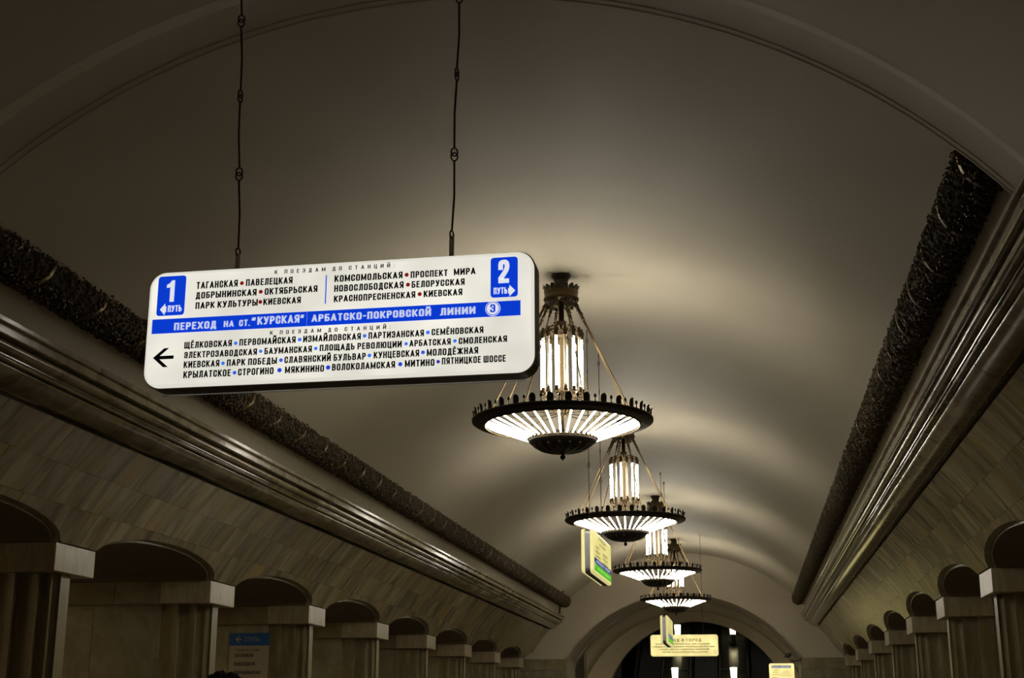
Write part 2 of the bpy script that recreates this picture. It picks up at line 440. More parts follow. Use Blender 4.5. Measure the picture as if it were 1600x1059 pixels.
ROWS = [(0.0, .33), (.33, .66), (.66, 1.0)]
for side, nm in ((-1, 'wall_left'), (1, 'wall_right')):
    W = empty(nm, (0, 0, 0)); tag(W, kind='structure')
    rnd = random.Random(11 if side < 0 else 23)
    far = MB()
    for ri, (s0, s1) in enumerate(ROWS):
        y = Y0 + .2 * ri
        while y < Y1 - .05:
            w = rnd.choice((.28, .34, .42, .5, .60))
            y2 = min(y + w, Y1 - .02)
            mb = slab_mesh(side, y, y2, s0, s1, rnd.uniform(0, .004))
            if mb:
                if y < 33:
                    if y > 6:
                        mb.build('marble_slab', M['wall_marble_left' if side < 0 else 'wall_marble_right'], W)
                    else:
                        far.add(mb.v, mb.f)
                else:
                    far.add(mb.v, mb.f)
            y = y2
    o = far.build('distant_slabs', M['wall_marble_left' if side < 0 else 'wall_marble_right'], W); o['kind'] = 'stuff'
    # dark backing behind the slabs, above the arches
    bk = MB(); vs_ = []; fs = []; ys = [Y0 + (Y1 - Y0) * i / 520.0 for i in range(521)]
    for y in ys:
        za = arch_z(y); l = 0.0 if za is None else wall_s(za + .004)
        for j in range(4):
            u, z = wall_pt(l + (1 - l) * j / 3.0)
            vs_.append((XC + side * (u + .028), y, z + .018))
    for i in range(520):
        for j in range(3):
            fs.append((i * 4 + j, (i + 1) * 4 + j, (i + 1) * 4 + j + 1, i * 4 + j + 1))
    bk.add(vs_, fs); bk.build('backing', M['panel_marble'], W, fix=False)
    # each passage: a narrow marble reveal, a pale bead and the dark barrel vault behind it
    for ci in range(len(PY_C) - 1 + 1):
        ca = PY_C[ci] + PY_STEP / 2 if ci < len(PY_C) - 1 else None
        if ca is None or ca > Y1 - 1: continue
        h = PY_STEP / 2 - CAP_H
        rev = MB(); bead = MB(); bar = MB(); r0 = []; r1 = []; r2 = []; r3 = []; bp = []
        n = 32
        for k in range(n + 1):
            an = pi * k / n
            cc = -cos(an); ss = sin(an)
            e = 2 / 1.95
            ty = (abs(cc) ** e) * (1 if cc > 0 else -1); tz = ss ** e
            y = ca + h * ty; z = Z_CAP1 + RISE * tz
            u, _ = wall_pt(wall_s(z))
            yi = ca + (h - .035) * ty; zi = Z_CAP1 + (RISE - .035) * tz
            r0.append((XC + side * u, y, z)); r1.append((XC + side * (u + .09), y, z))
            r2.append((XC + side * (u + .09), yi, zi)); r3.append((XC + side * 9.0, yi, zi))
            bp.append((XC + side * (u + .085), yi, zi))
        for mb_, a_, b_ in ((rev, r0, r1), (rev, r1, r2), (bar, r2, r3)):
            nn = len(a_)
            mb_.add(a_ + b_, [(i, i + 1, nn + i + 1, nn + i) for i in range(nn - 1)], True)
        bead.tube(bp, .009, 6)
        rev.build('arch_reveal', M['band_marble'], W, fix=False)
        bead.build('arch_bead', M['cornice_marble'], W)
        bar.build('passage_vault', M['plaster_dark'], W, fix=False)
    # platform side behind the pylons
    pl = MB()
    pl.box(XC + side * 9.0, XC + side * 9.04, Y0, Y1 + .5, Z_CAP1 + RISE - .05, EYE + 4.0)
    pl.box(XC + side * 12.5, XC + side * 12.6, Y0, Y1 + .5, 0, EYE + 4.0)
    pl.box(XC + side * 9.0, XC + side * 12.6, Y0, Y1 + .5, EYE + 3.9, EYE + 4.0)
    pl.box(XC + side * 5.2, XC + side * 12.6, Y1 + .5, Y1 + .6, 0, EYE + 4.0)
    pl.box(XC + side * 5.2, XC + side * 12.6, Y0 - .1, Y0, 0, EYE + 4.0)
    pl.build('platform_wall', M['platform_bounce'], W)
    lm_ = MB(); lm_.cham_box(XC + side * 10.6 - .12, XC + side * 10.6 + .12, Y0 + .5, Y1 - .5, EYE + 3.6, EYE + 3.66, .01)
    for q in range(12): lm_.box(XC + side * 10.6 - .01, XC + side * 10.6 + .01, Y0 + 1 + q * 4.4, Y0 + 1.02 + q * 4.4, EYE + 3.66, EYE + 3.9)
    lm_.build('fill_tube_trough', M['sign_metal'], W)  # trough and tube added out of sight as fill for the dark passages
    lm_ = MB(); lm_.tube([(XC + side * 10.6, Y0 + .6, EYE + 3.56), (XC + side * 10.6, Y1 - .6, EYE + 3.56)], .06, 8); lm_.build('platform_fill_tube', M['platform_fill'], W)

# ---- cornice: three courses of polished marble blocks on each side
Z = lambda v: EYE + v
COURSES = {
    'fascia': [(4.30, Z(3.35)), (4.05, Z(3.262)), (3.925, Z(3.234)), (3.918, Z(3.228)), (3.921, Z(3.194)), (3.932, Z(3.184)), (3.955, Z(3.181)), (3.960, Z(3.178)), (3.960, Z(3.168)), (3.954, Z(3.164)), (3.958, Z(3.108)), (3.964, Z(3.100)),
               (4.08, Z(3.102)), (4.34, Z(3.11))],
    'roll': [(4.34, Z(3.105)), (4.07, Z(3.096)), (4.030, Z(3.086)), (4.010, Z(3.070)), (4.004, Z(3.050)), (4.010, Z(3.030)), (4.026, Z(3.012)), (4.050, Z(3.001)), (4.074, Z(2.998)), (4.086, Z(3.003)), (4.088, Z(2.992)), (4.082, Z(2.988)), (4.086, Z(2.980)),
             (4.10, Z(2.978)), (4.104, Z(2.982)), (4.106, Z(2.972)), (4.112, Z(2.964)), (4.134, Z(2.960)), (4.34, Z(2.975))],
    'ovolo': [(4.40, Z(2.97)), (4.17, Z(2.955)), (4.168, Z(2.944)), (4.180, Z(2.922)), (4.205, Z(2.896)), (4.24, Z(2.872)), (4.285, Z(2.850)), (4.33, Z(2.836)), (4.375, Z(2.829)), (4.405, Z(2.832)), (4.412, Z(2.842)), (4.44, Z(2.848)), (4.50, Z(2.85))],
}
def refine(pts):
    """round the runs of gentle turns (Catmull-Rom), keep the sharp arrises"""
    out = []
    n = len(pts)
    def turn(i):
        a, b, c_ = (Vector(pts[(i - 1) % n]), Vector(pts[i]), Vector(pts[(i + 1) % n]))
        return (b - a).angle(c_ - b, 0)
    sm = [turn(i) < radians(42) for i in range(n)]
    for i in range(n):
        p1_, p2_ = Vector(pts[i]), Vector(pts[(i + 1) % n])
        out.append(tuple(p1_))
        if i < n - 1 and (sm[i] or sm[i + 1]) and 0 < i < n - 2:
            p0_ = Vector(pts[i - 1]) if sm[i] else p1_ * 2 - p2_
            p3_ = Vector(pts[(i + 2) % n]) if sm[i + 1] else p2_ * 2 - p1_
            for t in (.33, .67):
                q = .5 * ((2 * p1_) + (p2_ - p0_) * t + (2 * p0_ - 5 * p1_ + 4 * p2_ - p3_) * t * t + (3 * p1_ - p0_ - 3 * p2_ + p3_) * t ** 3)
                out.append(tuple(q))
    return out
for side, nm in ((-1, 'trim_1'), (1, 'trim_2')):
    T_ = empty(nm); tag(T_, kind='structure')
    for cn, (ln, offs) in {'fascia': (1.12, 0.0), 'roll': (.98, .33), 'ovolo': (1.05, .6)}.items():
        prof = COURSES[cn] if cn == 'fascia' else refine(COURSES[cn])
        nblk = int((Y1 - 2.0) / ln)
        variants = []
        for v_ in range(3):
            mb = MB(); L_ = ln - .005
            ring0 = [(side * (u - 4.1), -L_ / 2, z - Z(3.0)) for u, z in prof]; ring1 = [(side * (u - 4.1), L_ / 2, z - Z(3.0)) for u, z in prof]
            mb.loft([ring0, ring1], smooth=True)
            me = mb.mesh(cn + '_block', M['cornice_marble'])
            bm = bmesh.new(); bm.from_mesh(me)
            for f in bm.faces:
                if len(f.verts) > 4: f.smooth = False
            for e in bm.edges:
                if len(e.link_faces) == 2:
                    fa, fb = e.link_faces
                    if fa.normal.angle(fb.normal, 0) > radians(24 if cn != 'fascia' else 12): e.smooth = False
            bm.to_mesh(me); bm.free()
            variants.append(me)
        y = Y1 - .01 - offs * 0; rnd = random.Random(5)
        k = 0
        while y > -2:
            o = mesh_obj(cn + '_block', variants[k % 3], None, T_, (XC + side * 4.1 + rnd.uniform(-.001, .001), y - ln / 2, Z(3.0) + rnd.uniform(-.001, .001)))
            o.rotation_euler = (rnd.uniform(-.0012, .0012), rnd.uniform(-.006, .006), rnd.uniform(-.0012, .0012)) if cn != 'fascia' else (0, rnd.uniform(-.003, .003), 0)
            y -= ln; k += 1
            if k == 1 and offs: y += offs * .0
    bk = MB(); bk.box(XC + side * 4.3, XC + side * 4.7, Y0, Y1, Z(2.86), Z(3.22)); bk.build('backing', M['panel_marble'], T_)

# ---- end wall with its big arched opening
AC, AR = (-2.12, EYE - .71), 4.63
def arc_pts(cx, cz, r, z0, n=48):
    a0 = math.acos(max(-1, min(1, (z0 - cz) / r)))
    return [(cx + r * sin(-a0 + 2 * a0 * k / n), cz + r * cos(-a0 + 2 * a0 * k / n)) for k in range(n + 1)]
ZS = EYE + 1.82
WB = empty('wall_back', (0, 0, 0)); tag(WB, kind='structure')
inner = arc_pts(AC[0], AC[1], AR, ZS)
outer = []
for (x, z) in inner:
    d = Vector((x - AC[0], z - EYE)); d.normalize()
    outer.append((AC[0] + d.x * 7.6, EYE + max(1.82, 0) + (d.y * 7.6 - 1.82 if d.y * 7.6 > 1.82 else 0)))
outer[0] = (XC - 6.9, ZS); outer[-1] = (XC + 6.9, ZS)
def ring_wall(mb, inner, outer, y0, y1, smooth=False):
    n = len(inner)
    v = [(x, y0, z) for x, z in inner] + [(x, y0, z) for x, z in outer] + [(x, y1, z) for x, z in inner] + [(x, y1, z) for x, z in outer]
    f = []
    for i in range(n - 1):
        f.append((i, i + 1, n + i + 1, n + i)); f.append((2 * n + i, 3 * n + i, 3 * n + i + 1, 2 * n + i + 1))
        f.append((i, 2 * n + i, 2 * n + i + 1, i + 1)); f.append((n + i, n + i + 1, 3 * n + i + 1, 3 * n + i))
    mb.add(v, f)
mb = MB(); ring_wall(mb, inner, outer, Y1, Y1 + 2.4); mb.build('arch_wall', M['plaster_end'], WB)
# bead round the opening
mb = MB(); mb.tube([(x, Y1 - .005, z) for x, z in arc_pts(AC[0], AC[1], AR + .03, ZS)], .02, 6); mb.build('arch_bead', M['plaster_end'], WB)
for side in (-1, 1):
    xi = inner[0][0] if side < 0 else inner[-1][0]
    xs = [xi, xi + side * .75, xi + side * 1.5, xi + side * 2.4]
    mb = MB(); mb.box(min(xi + side * .01, xi + side * 3.2), max(xi + side * .01, xi + side * 3.2), Y1 + .03, Y1 + 2.4, 0, ZS); mb.build('jamb_core', M['panel_marble'], WB)
    for a_, b_ in zip(xs[:-1], xs[1:]):
        lo, hi = min(a_, b_) + .003, max(a_, b_) - .003
        for (z0, z1, pr, mt) in ((EYE + 1.455, ZS - .002, .0, 'band_marble'), (EYE + .3, EYE + 1.45, .02, 'panel_marble'), (0.0, EYE + .295, .02, 'panel_marble')):
            mb = MB(); mb.cham_box(lo, hi, Y1 - .02 + pr, Y1 + .05, z0, z1, .004); mb.build('marble_panel', M[mt], WB)
    # jamb lining
    for j in range(3):
        mb = MB(); y_a = Y1 + .03 + j * .79
        mb.cham_box(min(xi - side * .012, xi + side * .03), max(xi - side * .012, xi + side * .03), y_a, y_a + .785, 0, ZS - .002, .004)
        mb.build('marble_panel', M['band_marble'], WB)

# ---- small hall behind the arch, then the wall with the escalator arch
HL = empty('wall_far'); tag(HL, kind='structure')
YA, YB, YE = Y1 + 2.4, 49.6, 55.0
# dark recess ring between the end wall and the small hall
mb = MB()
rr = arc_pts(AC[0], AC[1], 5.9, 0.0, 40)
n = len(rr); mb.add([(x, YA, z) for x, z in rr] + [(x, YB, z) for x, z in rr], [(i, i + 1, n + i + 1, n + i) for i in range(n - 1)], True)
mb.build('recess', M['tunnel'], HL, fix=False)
mb = MB(); r_in = arc_pts(AC[0], AC[1] - .02, 4.66, 0.0, 40); r_out = arc_pts(AC[0], AC[1], 6.0, 0.0, 40)
ring_wall(mb, r_in, r_out, YB, YB + .25); mb.build('recess_edge', M['plaster_end'], HL)
mb = MB(); n = len(r_in)
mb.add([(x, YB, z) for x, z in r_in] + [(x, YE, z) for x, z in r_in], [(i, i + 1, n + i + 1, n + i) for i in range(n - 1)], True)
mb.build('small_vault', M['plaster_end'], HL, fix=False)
mb = MB(); mb.cham_box(-6.20, -5.80, 50.1, 50.3, 0, EYE + 2.38, .01); mb.build('dark_pier', M['plaster_dark'], HL)
mb = MB(); mb.cham_box(-5.80, -5.70, 50.0, 50.3, 0, EYE + 2.44, .01); mb.build('pale_pier_edge', M['band_marble'], HL)
EC, ER = (-1.98, EYE + .0), 3.58
e_in = arc_pts(EC[0], EC[1], ER, 0.0, 48); e_out = [(AC[0] + (x - EC[0]) * 1.75, max(0, AC[1] + (z - EC[1]) * 1.75)) for x, z in e_in]
e_out = [(x, z if 0 < i < len(e_in) - 1 else 0) for i, (x, z) in enumerate(e_out)]
mb = MB(); ring_wall(mb, e_in, e_out, YE, YE + .5); mb.build('escalator_arch', M['plaster_end'], HL)
for side in (-1, 1):  # unseen pair of lamps added to lift the small vault
    lp = empty('hall_fill_lamp', (AC[0] + side * 4.30, 52.0, EYE + .35)); tag(lp, f'unseen warm lamp added to brighten the small hall behind the arch, {"left" if side < 0 else "right"} side, below the picture', 'lamp')
    mb = MB(); mb.lathe([(0, -.12), (.05, -.12), (.08, -.06), (.03, .0), (.03, .05), (.09, .09), (.09, .11), (0, .11)], 16); mb.tube([(0, 0, -.03), (side * .32, 0, -.03)], .02, 6); mb.build('bracket', M['brass_dark'], lp)
    mb = MB(); mb.lathe([(0, .112), (.085, .112), (.13, .20), (.14, .30), (.09, .40), (0, .42)], 20); mb.build('lamp_glass', M['hall_fill'], lp)
# inclined escalator tunnel
SL = math.tan(radians(30)); YS = 54.6 + .6
mb = MB(); vs_ = []; fs = []; segs = 8
for i in range(segs + 1):
    y = YE + .5 + 14.0 * i / segs
    for (x, z) in arc_pts(EC[0], EC[1], ER + .25, EYE - .7, 32):
        vs_.append((x, y, z + (y - YE - .5) * SL))
m = 33
for i in range(segs):
    for k in range(32):
        fs.append((i * m + k, (i + 1) * m + k, (i + 1) * m + k + 1, i * m + k + 1))
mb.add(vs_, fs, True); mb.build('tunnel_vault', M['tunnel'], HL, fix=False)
mb = MB(); mb.box(EC[0] - 4.2, EC[0] + 4.2, YE + 14.5, YE + 14.6, 3, 15); mb.build('tunnel_end', M['tunnel'], HL)
mb = MB(); mb.box(-14, 10, Y0 - .1, Y0, 0, 8); o = mb.build('wall_front', M['plaster_dark']); tag(o, kind='structure')

# ================================================================== PYLONS
ORD = ['nearest', 'second nearest', 'third', 'fourth', 'fifth', 'sixth', 'seventh', 'farthest']
def pylon_meshes(side):
    P = []
    # capital block and the band that runs back along the passage
    def bx(u0, u1, w, z0, z1, c=.006):
        mb = MB(); mb.cham_box(min(side * u0, side * u1), max(side * u0, side * u1), -w, w, z0, z1, c); return mb
    P.append(('capital', bx(5.21, 5.95, CAP_H, Z_CAP0, Z_CAP1, .008), 'capital_marble'))
    for u0, u1 in ((5.955, 6.63), (6.635, 7.35), (7.355, 9.0)):
        P.append(('band_block', bx(u0, u1, CAP_H - .004, Z_CAP0, Z_CAP1), 'band_marble'))
    # stepped pilaster below the capital: every step a fluted strip of its own
    def flute(u0, u1, w, z1):
        """strip with a shallow hollow on each passage side"""
        ring = []
        a, b = side * u0, side * u1
        for k in range(7):
            t = k / 6; ring.append((a + (b - a) * t, -w + .018 * sin(pi * t)))
        for k in range(7):
            t = 1 - k / 6; ring.append((a + (b - a) * t, w - .018 * sin(pi * t)))
        mb = MB(); mb.loft([[(x, y, 0.0) for x, y in ring], [(x, y, z1) for x, y in ring]])
        return mb
    for u0, u1, w in ((5.31, 5.385, .105), (5.385, 5.505, .18), (5.505, 5.73, .25), (5.73, 5.965, .33)):
        P.append(('fluted_strip', flute(u0, u1, w, Z_CAP0 - .002), 'pylon_marble'))
    for u0, u1 in ((5.97, 6.975), (6.98, 8.0), (8.005, 8.98)):
        for z0, z1 in ((0, .9), (.904, 2.05), (2.054, Z_CAP0 - .002)):
            P.append(('marble_panel', bx(u0, u1, .36, z0, z1, .003), 'panel_marble'))
    return [(n_, mb.mesh(n_, M[mt])) for n_, mb, mt in P]
pillars_used = {}
for side, sn in ((-1, 'left'), (1, 'right')):
    PM = pylon_meshes(side)
    vis = [c_ for c_ in PY_C if c_ > (13 if side < 0 else 18) and c_ < Y1]
    for c_ in PY_C:
        if c_ > Y1 or c_ < 4: continue
        root = empty('marble_pylon', (XC, c_, 0))
        if c_ in vis:
            k = vis.index(c_)
            if side < 0:
                extra = {0: 'cut by the left edge of the photo', 1: 'in front of the one with the route board', 2: 'carrying the blue and white route board',
                         3: 'right of the one with the route board'}.get(k)
                word = ORD[k] if k < len(vis) - 1 else 'farthest'
                lab = f'{word} marble pylon on the left, ' + extra if k < 4 else f'{word} marble pylon on the left side counting from the front'
            else:
                word = ORD[k] if k < len(vis) - 1 else 'farthest'
                lab = f'{word} marble pylon on the right side' + (', cut by the right edge of the photo' if k == 0 else ', counting from the front')
        else:
            lab = f'marble pylon on the {sn} side standing outside the picture before the others, at {round(c_)} metres'
            if c_ < 10 and side < 0: lab = 'marble pylon on the left outside the picture, ' + ('closest to the camera' if c_ < 7 else 'closest to the big sign')
            elif side < 0: lab = 'marble pylon on the left outside the picture, one bay before the first visible'
            elif c_ < 8: lab = 'marble pylon on the right outside the picture, closest to the camera'
            elif c_ < 12: lab = 'marble pylon on the right outside the picture, two bays before the first visible'
            else: lab = 'marble pylon on the right outside the picture, one bay before the first visible'
        tag(root, lab, 'pillar', f'marble pylons on the {sn} side')
        for n_, me in PM:
            mesh_obj(n_, me, None, root)
# ================================================================== GARLANDS
def garland_section(seed, side, ln=1.0):
    rnd = random.Random(seed)
    mb = MB(); R = .185
    base = math.atan2(-.71, -side * .70); ph = rnd.uniform(0, 6)
    for i in range(520):
        an = base + rnd.uniform(-1.95, 1.95); y = rnd.uniform(0.0, ln)
        d = Vector((cos(an), 0, sin(an))); t = Vector((-sin(an), 0, cos(an))); ax = Vector((0, 1, 0))
        c_ = d * (R - .004 + .014 * sin(y * 2 * pi * 10 + 2.2 * sin(an * 3 + ph)) * sin(an * 4 + y * 9 + ph) + rnd.uniform(-.008, .008)) + ax * y
        if rnd.random() < .55:     # leaf: pointed, ridged
            L = rnd.uniform(.030, .052); Wd = L * .45; ro = rnd.uniform(0, 2 * pi)
            a = t * cos(ro) + ax * sin(ro); b = -t * sin(ro) + ax * cos(ro)
            tip = c_ + a * L + d * rnd.uniform(.0, .022)
            p = [c_ - a * L * .6 - d * .012, c_ + b * Wd + d * .002, tip, c_ - b * Wd + d * .002, c_ + d * .018]
            mb.add(p, [(0, 1, 4), (1, 2, 4), (2, 3, 4), (3, 0, 4)])
        else:                      # fruit
            r = rnd.uniform(.011, .021); c2_ = c_ + d * .006
            v = [c2_ + d * r, c2_ + t * r, c2_ + ax * r, c2_ - t * r, c2_ - ax * r, c2_ + (d + t + ax) * r * .6, c2_ + (d - t + ax) * r * .6, c2_ + (d - t - ax) * r * .6, c2_ + (d + t - ax) * r * .6]
            mb.add(v, [(0, 5, 6), (0, 6, 7), (0, 7, 8), (0, 8, 5), (5, 1, 2), (5, 2, 6), (6, 2, 3), (6, 3, 7), (7, 3, 4), (7, 4, 8), (8, 4, 1), (8, 1, 5)], True)
    return mb.mesh('leaf_relief', M['garland'], fix=False)
def ribbon_mesh(side):
    mb = MB(); base = math.atan2(-.71, -side * .70); n = 20; v = []; f = []
    for k in range(n + 1):
        q = -1.7 + 3.4 * k / n; an = base + q * side; yy = .24 * q / 1.7 * side
        for (dy, r) in ((-.034, .192), (-.026, .204), (0, .197), (.026, .204), (.034, .192)):
            v.append((r * cos(an), yy + dy, r * sin(an)))
    for k in range(n):
        for j in range(4): f.append((k * 5 + j, k * 5 + j + 1, (k + 1) * 5 + j + 1, (k + 1) * 5 + j))
    mb.add(v, f, True)
    return mb.mesh('ribbon', M['ribbon'], fix=False)
GY0, GY1 = 8.86, 46.2
for side, sn in ((-1, 'left'), (1, 'right')):
    G = empty('leaf_garland', (XC + side * 3.855, GY0, EYE + 3.695))
    tag(G, f'long dark bronze leaf and fruit garland with ribbons along the {sn} side of the vault', 'garland', 'bronze garlands on the vault')
    mb = MB(); L_ = GY1 - GY0
    prof = [(0, 0.0), (.172, 0.0), (.178, .01), (.178, L_ - .10), (.15, L_ - .03), (.09, L_), (0, L_)]
    mb.lathe(prof, 24); mb.v = [(x, z, y) for (x, y, z) in mb.v]
    mb.build('core', M['garland_core'], G)
    secs = [garland_section(s_, side) for s_ in (1, 2, 3, 4)]; rib = ribbon_mesh(side)
    for i in range(37):
        o = mesh_obj('leaf_relief', secs[(i * 7 + i // 4) % 4], None, G, (0, i * 1.0, 0)); o['kind'] = 'stuff'
        mesh_obj('ribbon', rib, None, G, (0, .25 + i * 1.0 - .1 * side, 0))
    o = mesh_obj('leaf_relief', garland_section(9, side, .30), None, G, (0, 37.0, 0)); o['kind'] = 'stuff'

# ================================================================== CHANDELIERS
ZC = EYE + 3.44            # height of the rim's widest line
def build_chandelier():
    root = empty('chandelier', (0, 0, ZC))
    z = lambda v: v - 3.44      # heights given from the eye line
    def P(name, mb, mt, par=None): return mb.build(name, M[mt], par or root)
    # ceiling rose, drum and stem
    mb = MB(); mb.lathe([(0, z(5.285)), (.115, z(5.285)), (.125, z(5.27)), (.105, z(5.25)), (.09, z(5.22)), (.085, z(5.15)), (.095, z(5.13)), (.07, z(5.10)), (0, z(5.10))], 32); P('ceiling_rose', mb, 'bronze')
    mb = MB(); mb.lathe([(.165, z(5.075)), (.205, z(5.075)), (.216, z(5.06)), (.208, z(5.045)), (.208, z(4.995)), (.220, z(4.985)), (.220, z(4.965)), (.205, z(4.95)), (.19, z(4.925)), (.165, z(4.925)), (.165, z(5.075))], 36)
    dr = P('drum', mb, 'brass_dark')
    mb = MB()
    for k in range(8):
        a = pi / 8 + k * pi / 4; mb.tube([(.09 * cos(a), .09 * sin(a), z(5.11)), (.16 * cos(a), .16 * sin(a), z(5.02))], .010, 6)
        mb.tube([(.0, .0, z(4.95)), (.17 * cos(a), .17 * sin(a), z(4.95))], .008, 6)
    P('drum_spokes', mb, 'bronze', dr)
    leafm = MB()     # small upright leaf on the drum
    leafm.loft([[(-.028, -.006, 0), (.028, -.006, 0), (.028, .006, 0), (-.028, .006, 0)], [(-.032, -.008, .03), (.032, -.008, .03), (.032, .006, .03), (-.032, .006, .03)], [(-.018, -.02, .055), (.018, -.02, .055), (.018, -.008, .055), (-.018, -.008, .055)], [(-.004, -.03, .06), (.004, -.03, .06), (.004, -.022, .064), (-.004, -.022, .064)]])
    lm = leafm.mesh('drum_leaf', M['bronze'])
    for k in range(16):
        a = 2 * pi * k / 16; o = mesh_obj('drum_leaf', lm, None, root, (.203 * cos(a), .203 * sin(a), z(5.07))); o.rotation_euler = (0, 0, a + pi / 2); o.scale = (1.1, 1.1, 1.15)
        o = mesh_obj('drum_leaf', lm, None, root, (.195 * cos(a + .2), .195 * sin(a + .2), z(4.945))); o.rotation_euler = (pi, 0, a + .2 - pi / 2); o.scale = (.9, .9, .9)
    mb = MB(); mb.lathe([(0, z(5.12)), (.034, z(5.12)), (.034, z(4.70)), (.046, z(4.695)), (.062, z(4.69)), (.062, z(4.665)), (.05, z(4.65)), (.048, z(4.60)), (.066, z(4.585)), (.066, z(4.565)), (.05, z(4.55)), (.06, z(4.52)), (.04, z(4.50)), (.028, z(4.48)),
                         (.028, z(3.86)), (.045, z(3.84)), (.055, z(3.80)), (.045, z(3.76)), (.03, z(3.74)), (.03, z(3.62)), (.06, z(3.60)), (.07, z(3.57)), (.05, z(3.54)), (.025, z(3.52)), (.025, z(3.16)), (0, z(3.16))], 20)
    P('stem', mb, 'brass_dark')
    # upper and lower scroll arms that hold the upright tubes
    for nm, zc, sg in (('upper_arm', 4.57, 1), ('lower_arm', 3.72, -1)):
        mb = MB()
        pts = [(.05, 0, z(zc - .03 * sg))]
        for q in range(9):
            t = q / 8; pts.append((.06 + .18 * t, 0, z(zc + sg * (.055 * sin(pi * t) - .0) - sg * .02 * t)))
        pts.append((.245, 0, z(zc - sg * .055)))
        mb.tube(pts, .007, 6)
        curl = [(.15 + .035 * cos(a) * (1 - a / 9), 0, z(zc + sg * .005) + .035 * sin(a) * (1 - a / 9) * sg) for a in [i * .6 for i in range(11)]]
        mb.tube(curl, .005, 5)
        me = mb.mesh(nm, M['brass_dark'])
        for k in range(14):
            o = mesh_obj(nm, me, None, root); o.rotation_euler = (0, 0, 2 * pi * k / 14 + .08)
    mb = MB(); mb.lathe([(0, .10), (.012, .10), (.02, .085), (.014, .075), (.026, .06), (.034, .035), (.028, .02), (.024, -.01), (.026, -.03), (.020, -.035), (0, -.035)], 12); hold = mb.mesh('tube_holder', M['brass_dark'])
    mb = MB(); mb.lathe([(0, 0), (.0145, 0), (.0145, z(4.45) - z(3.83)), (0, z(4.45) - z(3.83))], 12); vt = mb.mesh('fluorescent_tube', M['tube']); vt_off = mb.mesh('unlit_tube', M['tube_off'])
    for k in range(14):
        a = 2 * pi * k / 14 + .08; x, y = .245 * cos(a), .245 * sin(a)
        mesh_obj('unlit_tube' if k in (3, 6, 9, 11, 13) else 'fluorescent_tube', vt_off if k in (3, 6, 9, 11, 13) else vt, None, root, (x, y, z(3.83)))
        mesh_obj('tube_holder', hold, None, root, (x, y, z(4.485)))
        o = mesh_obj('tube_holder', hold, None, root, (x, y, z(3.80))); o.rotation_euler = (pi, 0, 0); o.scale = (1, 1, .8)
    # lower ornament cluster round the stem
    mb = MB()
    for k in range(10):
        a = 2 * pi * k / 10
        for (r0, r1, zz, h) in ((.06, .19, 3.58, .10), (.05, .13, 3.50, .08)):
            pts = [((r0 + (r1 - r0) * t) * cos(a + .3 * t), (r0 + (r1 - r0) * t) * sin(a + .3 * t), z(zz + h * sin(pi * .8 * t))) for t in [i / 6 for i in range(7)]]
            mb.tube(pts, [.012, .011, .010, .009, .008, .011, .004], 6)
    P('scroll_cluster', mb, 'brass')
    # rim
    mb = MB()
    mb.lathe([(1.02, z(3.452)), (1.08, z(3.452)), (1.098, z(3.445)), (1.10, z(3.432)), (1.098, z(3.418)), (1.078, z(3.404)), (1.0, z(3.386)), (.94, z(3.376)), (.928, z(3.382)), (.925, z(3.40)), (.94, z(3.425)), (1.02, z(3.452))], 96)
    P('rim', mb, 'bronze')
    mb = MB(); mb.lathe([(.932, z(3.371)), (.945, z(3.366)), (.955, z(3.372)), (.945, z(3.378)), (.932, z(3.371))], 96); P('rim_bead', mb, 'brass')
    # palmettes and little torches standing on the rim
    def leaf(w, h):
        mb = MB(); rows = [(0, .037, -.0), (.25, .041, -.002), (.5, .042, .0), (.75, .039, .004), (.90, .029, .010), (1.0, .012, .018)]
        rings = []
        for (t, hw, out) in rows:
            hw *= w; zz = h * t
            rings.append([(-hw, out - .004, zz), (-hw * .4, out + .006, zz), (0, out + .010, zz), (hw * .4, out + .006, zz), (hw, out - .004, zz), (hw * .5, out - .012, zz), (-hw * .5, out - .012, zz)])
        mb.loft(rings, smooth=False); return mb.mesh('palmette', M['bronze'])
    pm = leaf(.95, .105)
    mb = MB(); mb.lathe([(0, 0), (.014, 0), (.014, .01), (.006, .018), (.006, .048), (.011, .052), (.017, .058), (.018, .074), (.013, .08), (.015, .086), (.009, .094), (0, .094)], 8); tm = mb.mesh('torch', M['bronze'])
    for k in range(32):
        a = 2 * pi * k / 32 + pi / 2
        o = mesh_obj('palmette', pm, None, root, (1.072 * cos(a), 1.072 * sin(a), z(3.448))); o.rotation_euler = (0, 0, a - pi / 2)
        a += pi / 32
        mesh_obj('torch', tm, None, root, (1.062 * cos(a), 1.062 * sin(a), z(3.448)))
    # tubes of the lower cone
    mb = MB(); p0, p1 = Vector((.925, 0, z(3.402))), Vector((.425, 0, z(3.215)))
    mb.tube([p0, p1], .0102, 10); ct = mb.mesh('fluorescent_tube', M['tube'])
    mb = MB(); d = (p1 - p0).normalized(); mb.tube([p1 - d * .005, p1 + d * .03], .014, 8); ch = mb.mesh('tube_socket', M['brass_dark'])
    for k in range(38):
        a = 2 * pi * k / 38
        o = mesh_obj('fluorescent_tube', ct, None, root); o.rotation_euler = (0, 0, a)
        o = mesh_obj('tube_socket', ch, None, root); o.rotation_euler = (0, 0, a)
    mb = MB()
    for k in range(8):
        a = 2 * pi * k / 8 + pi / 40; mb.tube([(.93 * cos(a), .93 * sin(a), z(3.42)), (.41 * cos(a), .41 * sin(a), z(3.23))], .007, 6)
        mb.tube([(.93 * cos(a), .93 * sin(a), z(3.44)), (.04 * cos(a), .04 * sin(a), z(3.52))], .006, 6)
    P('spokes', mb, 'brass_dark')
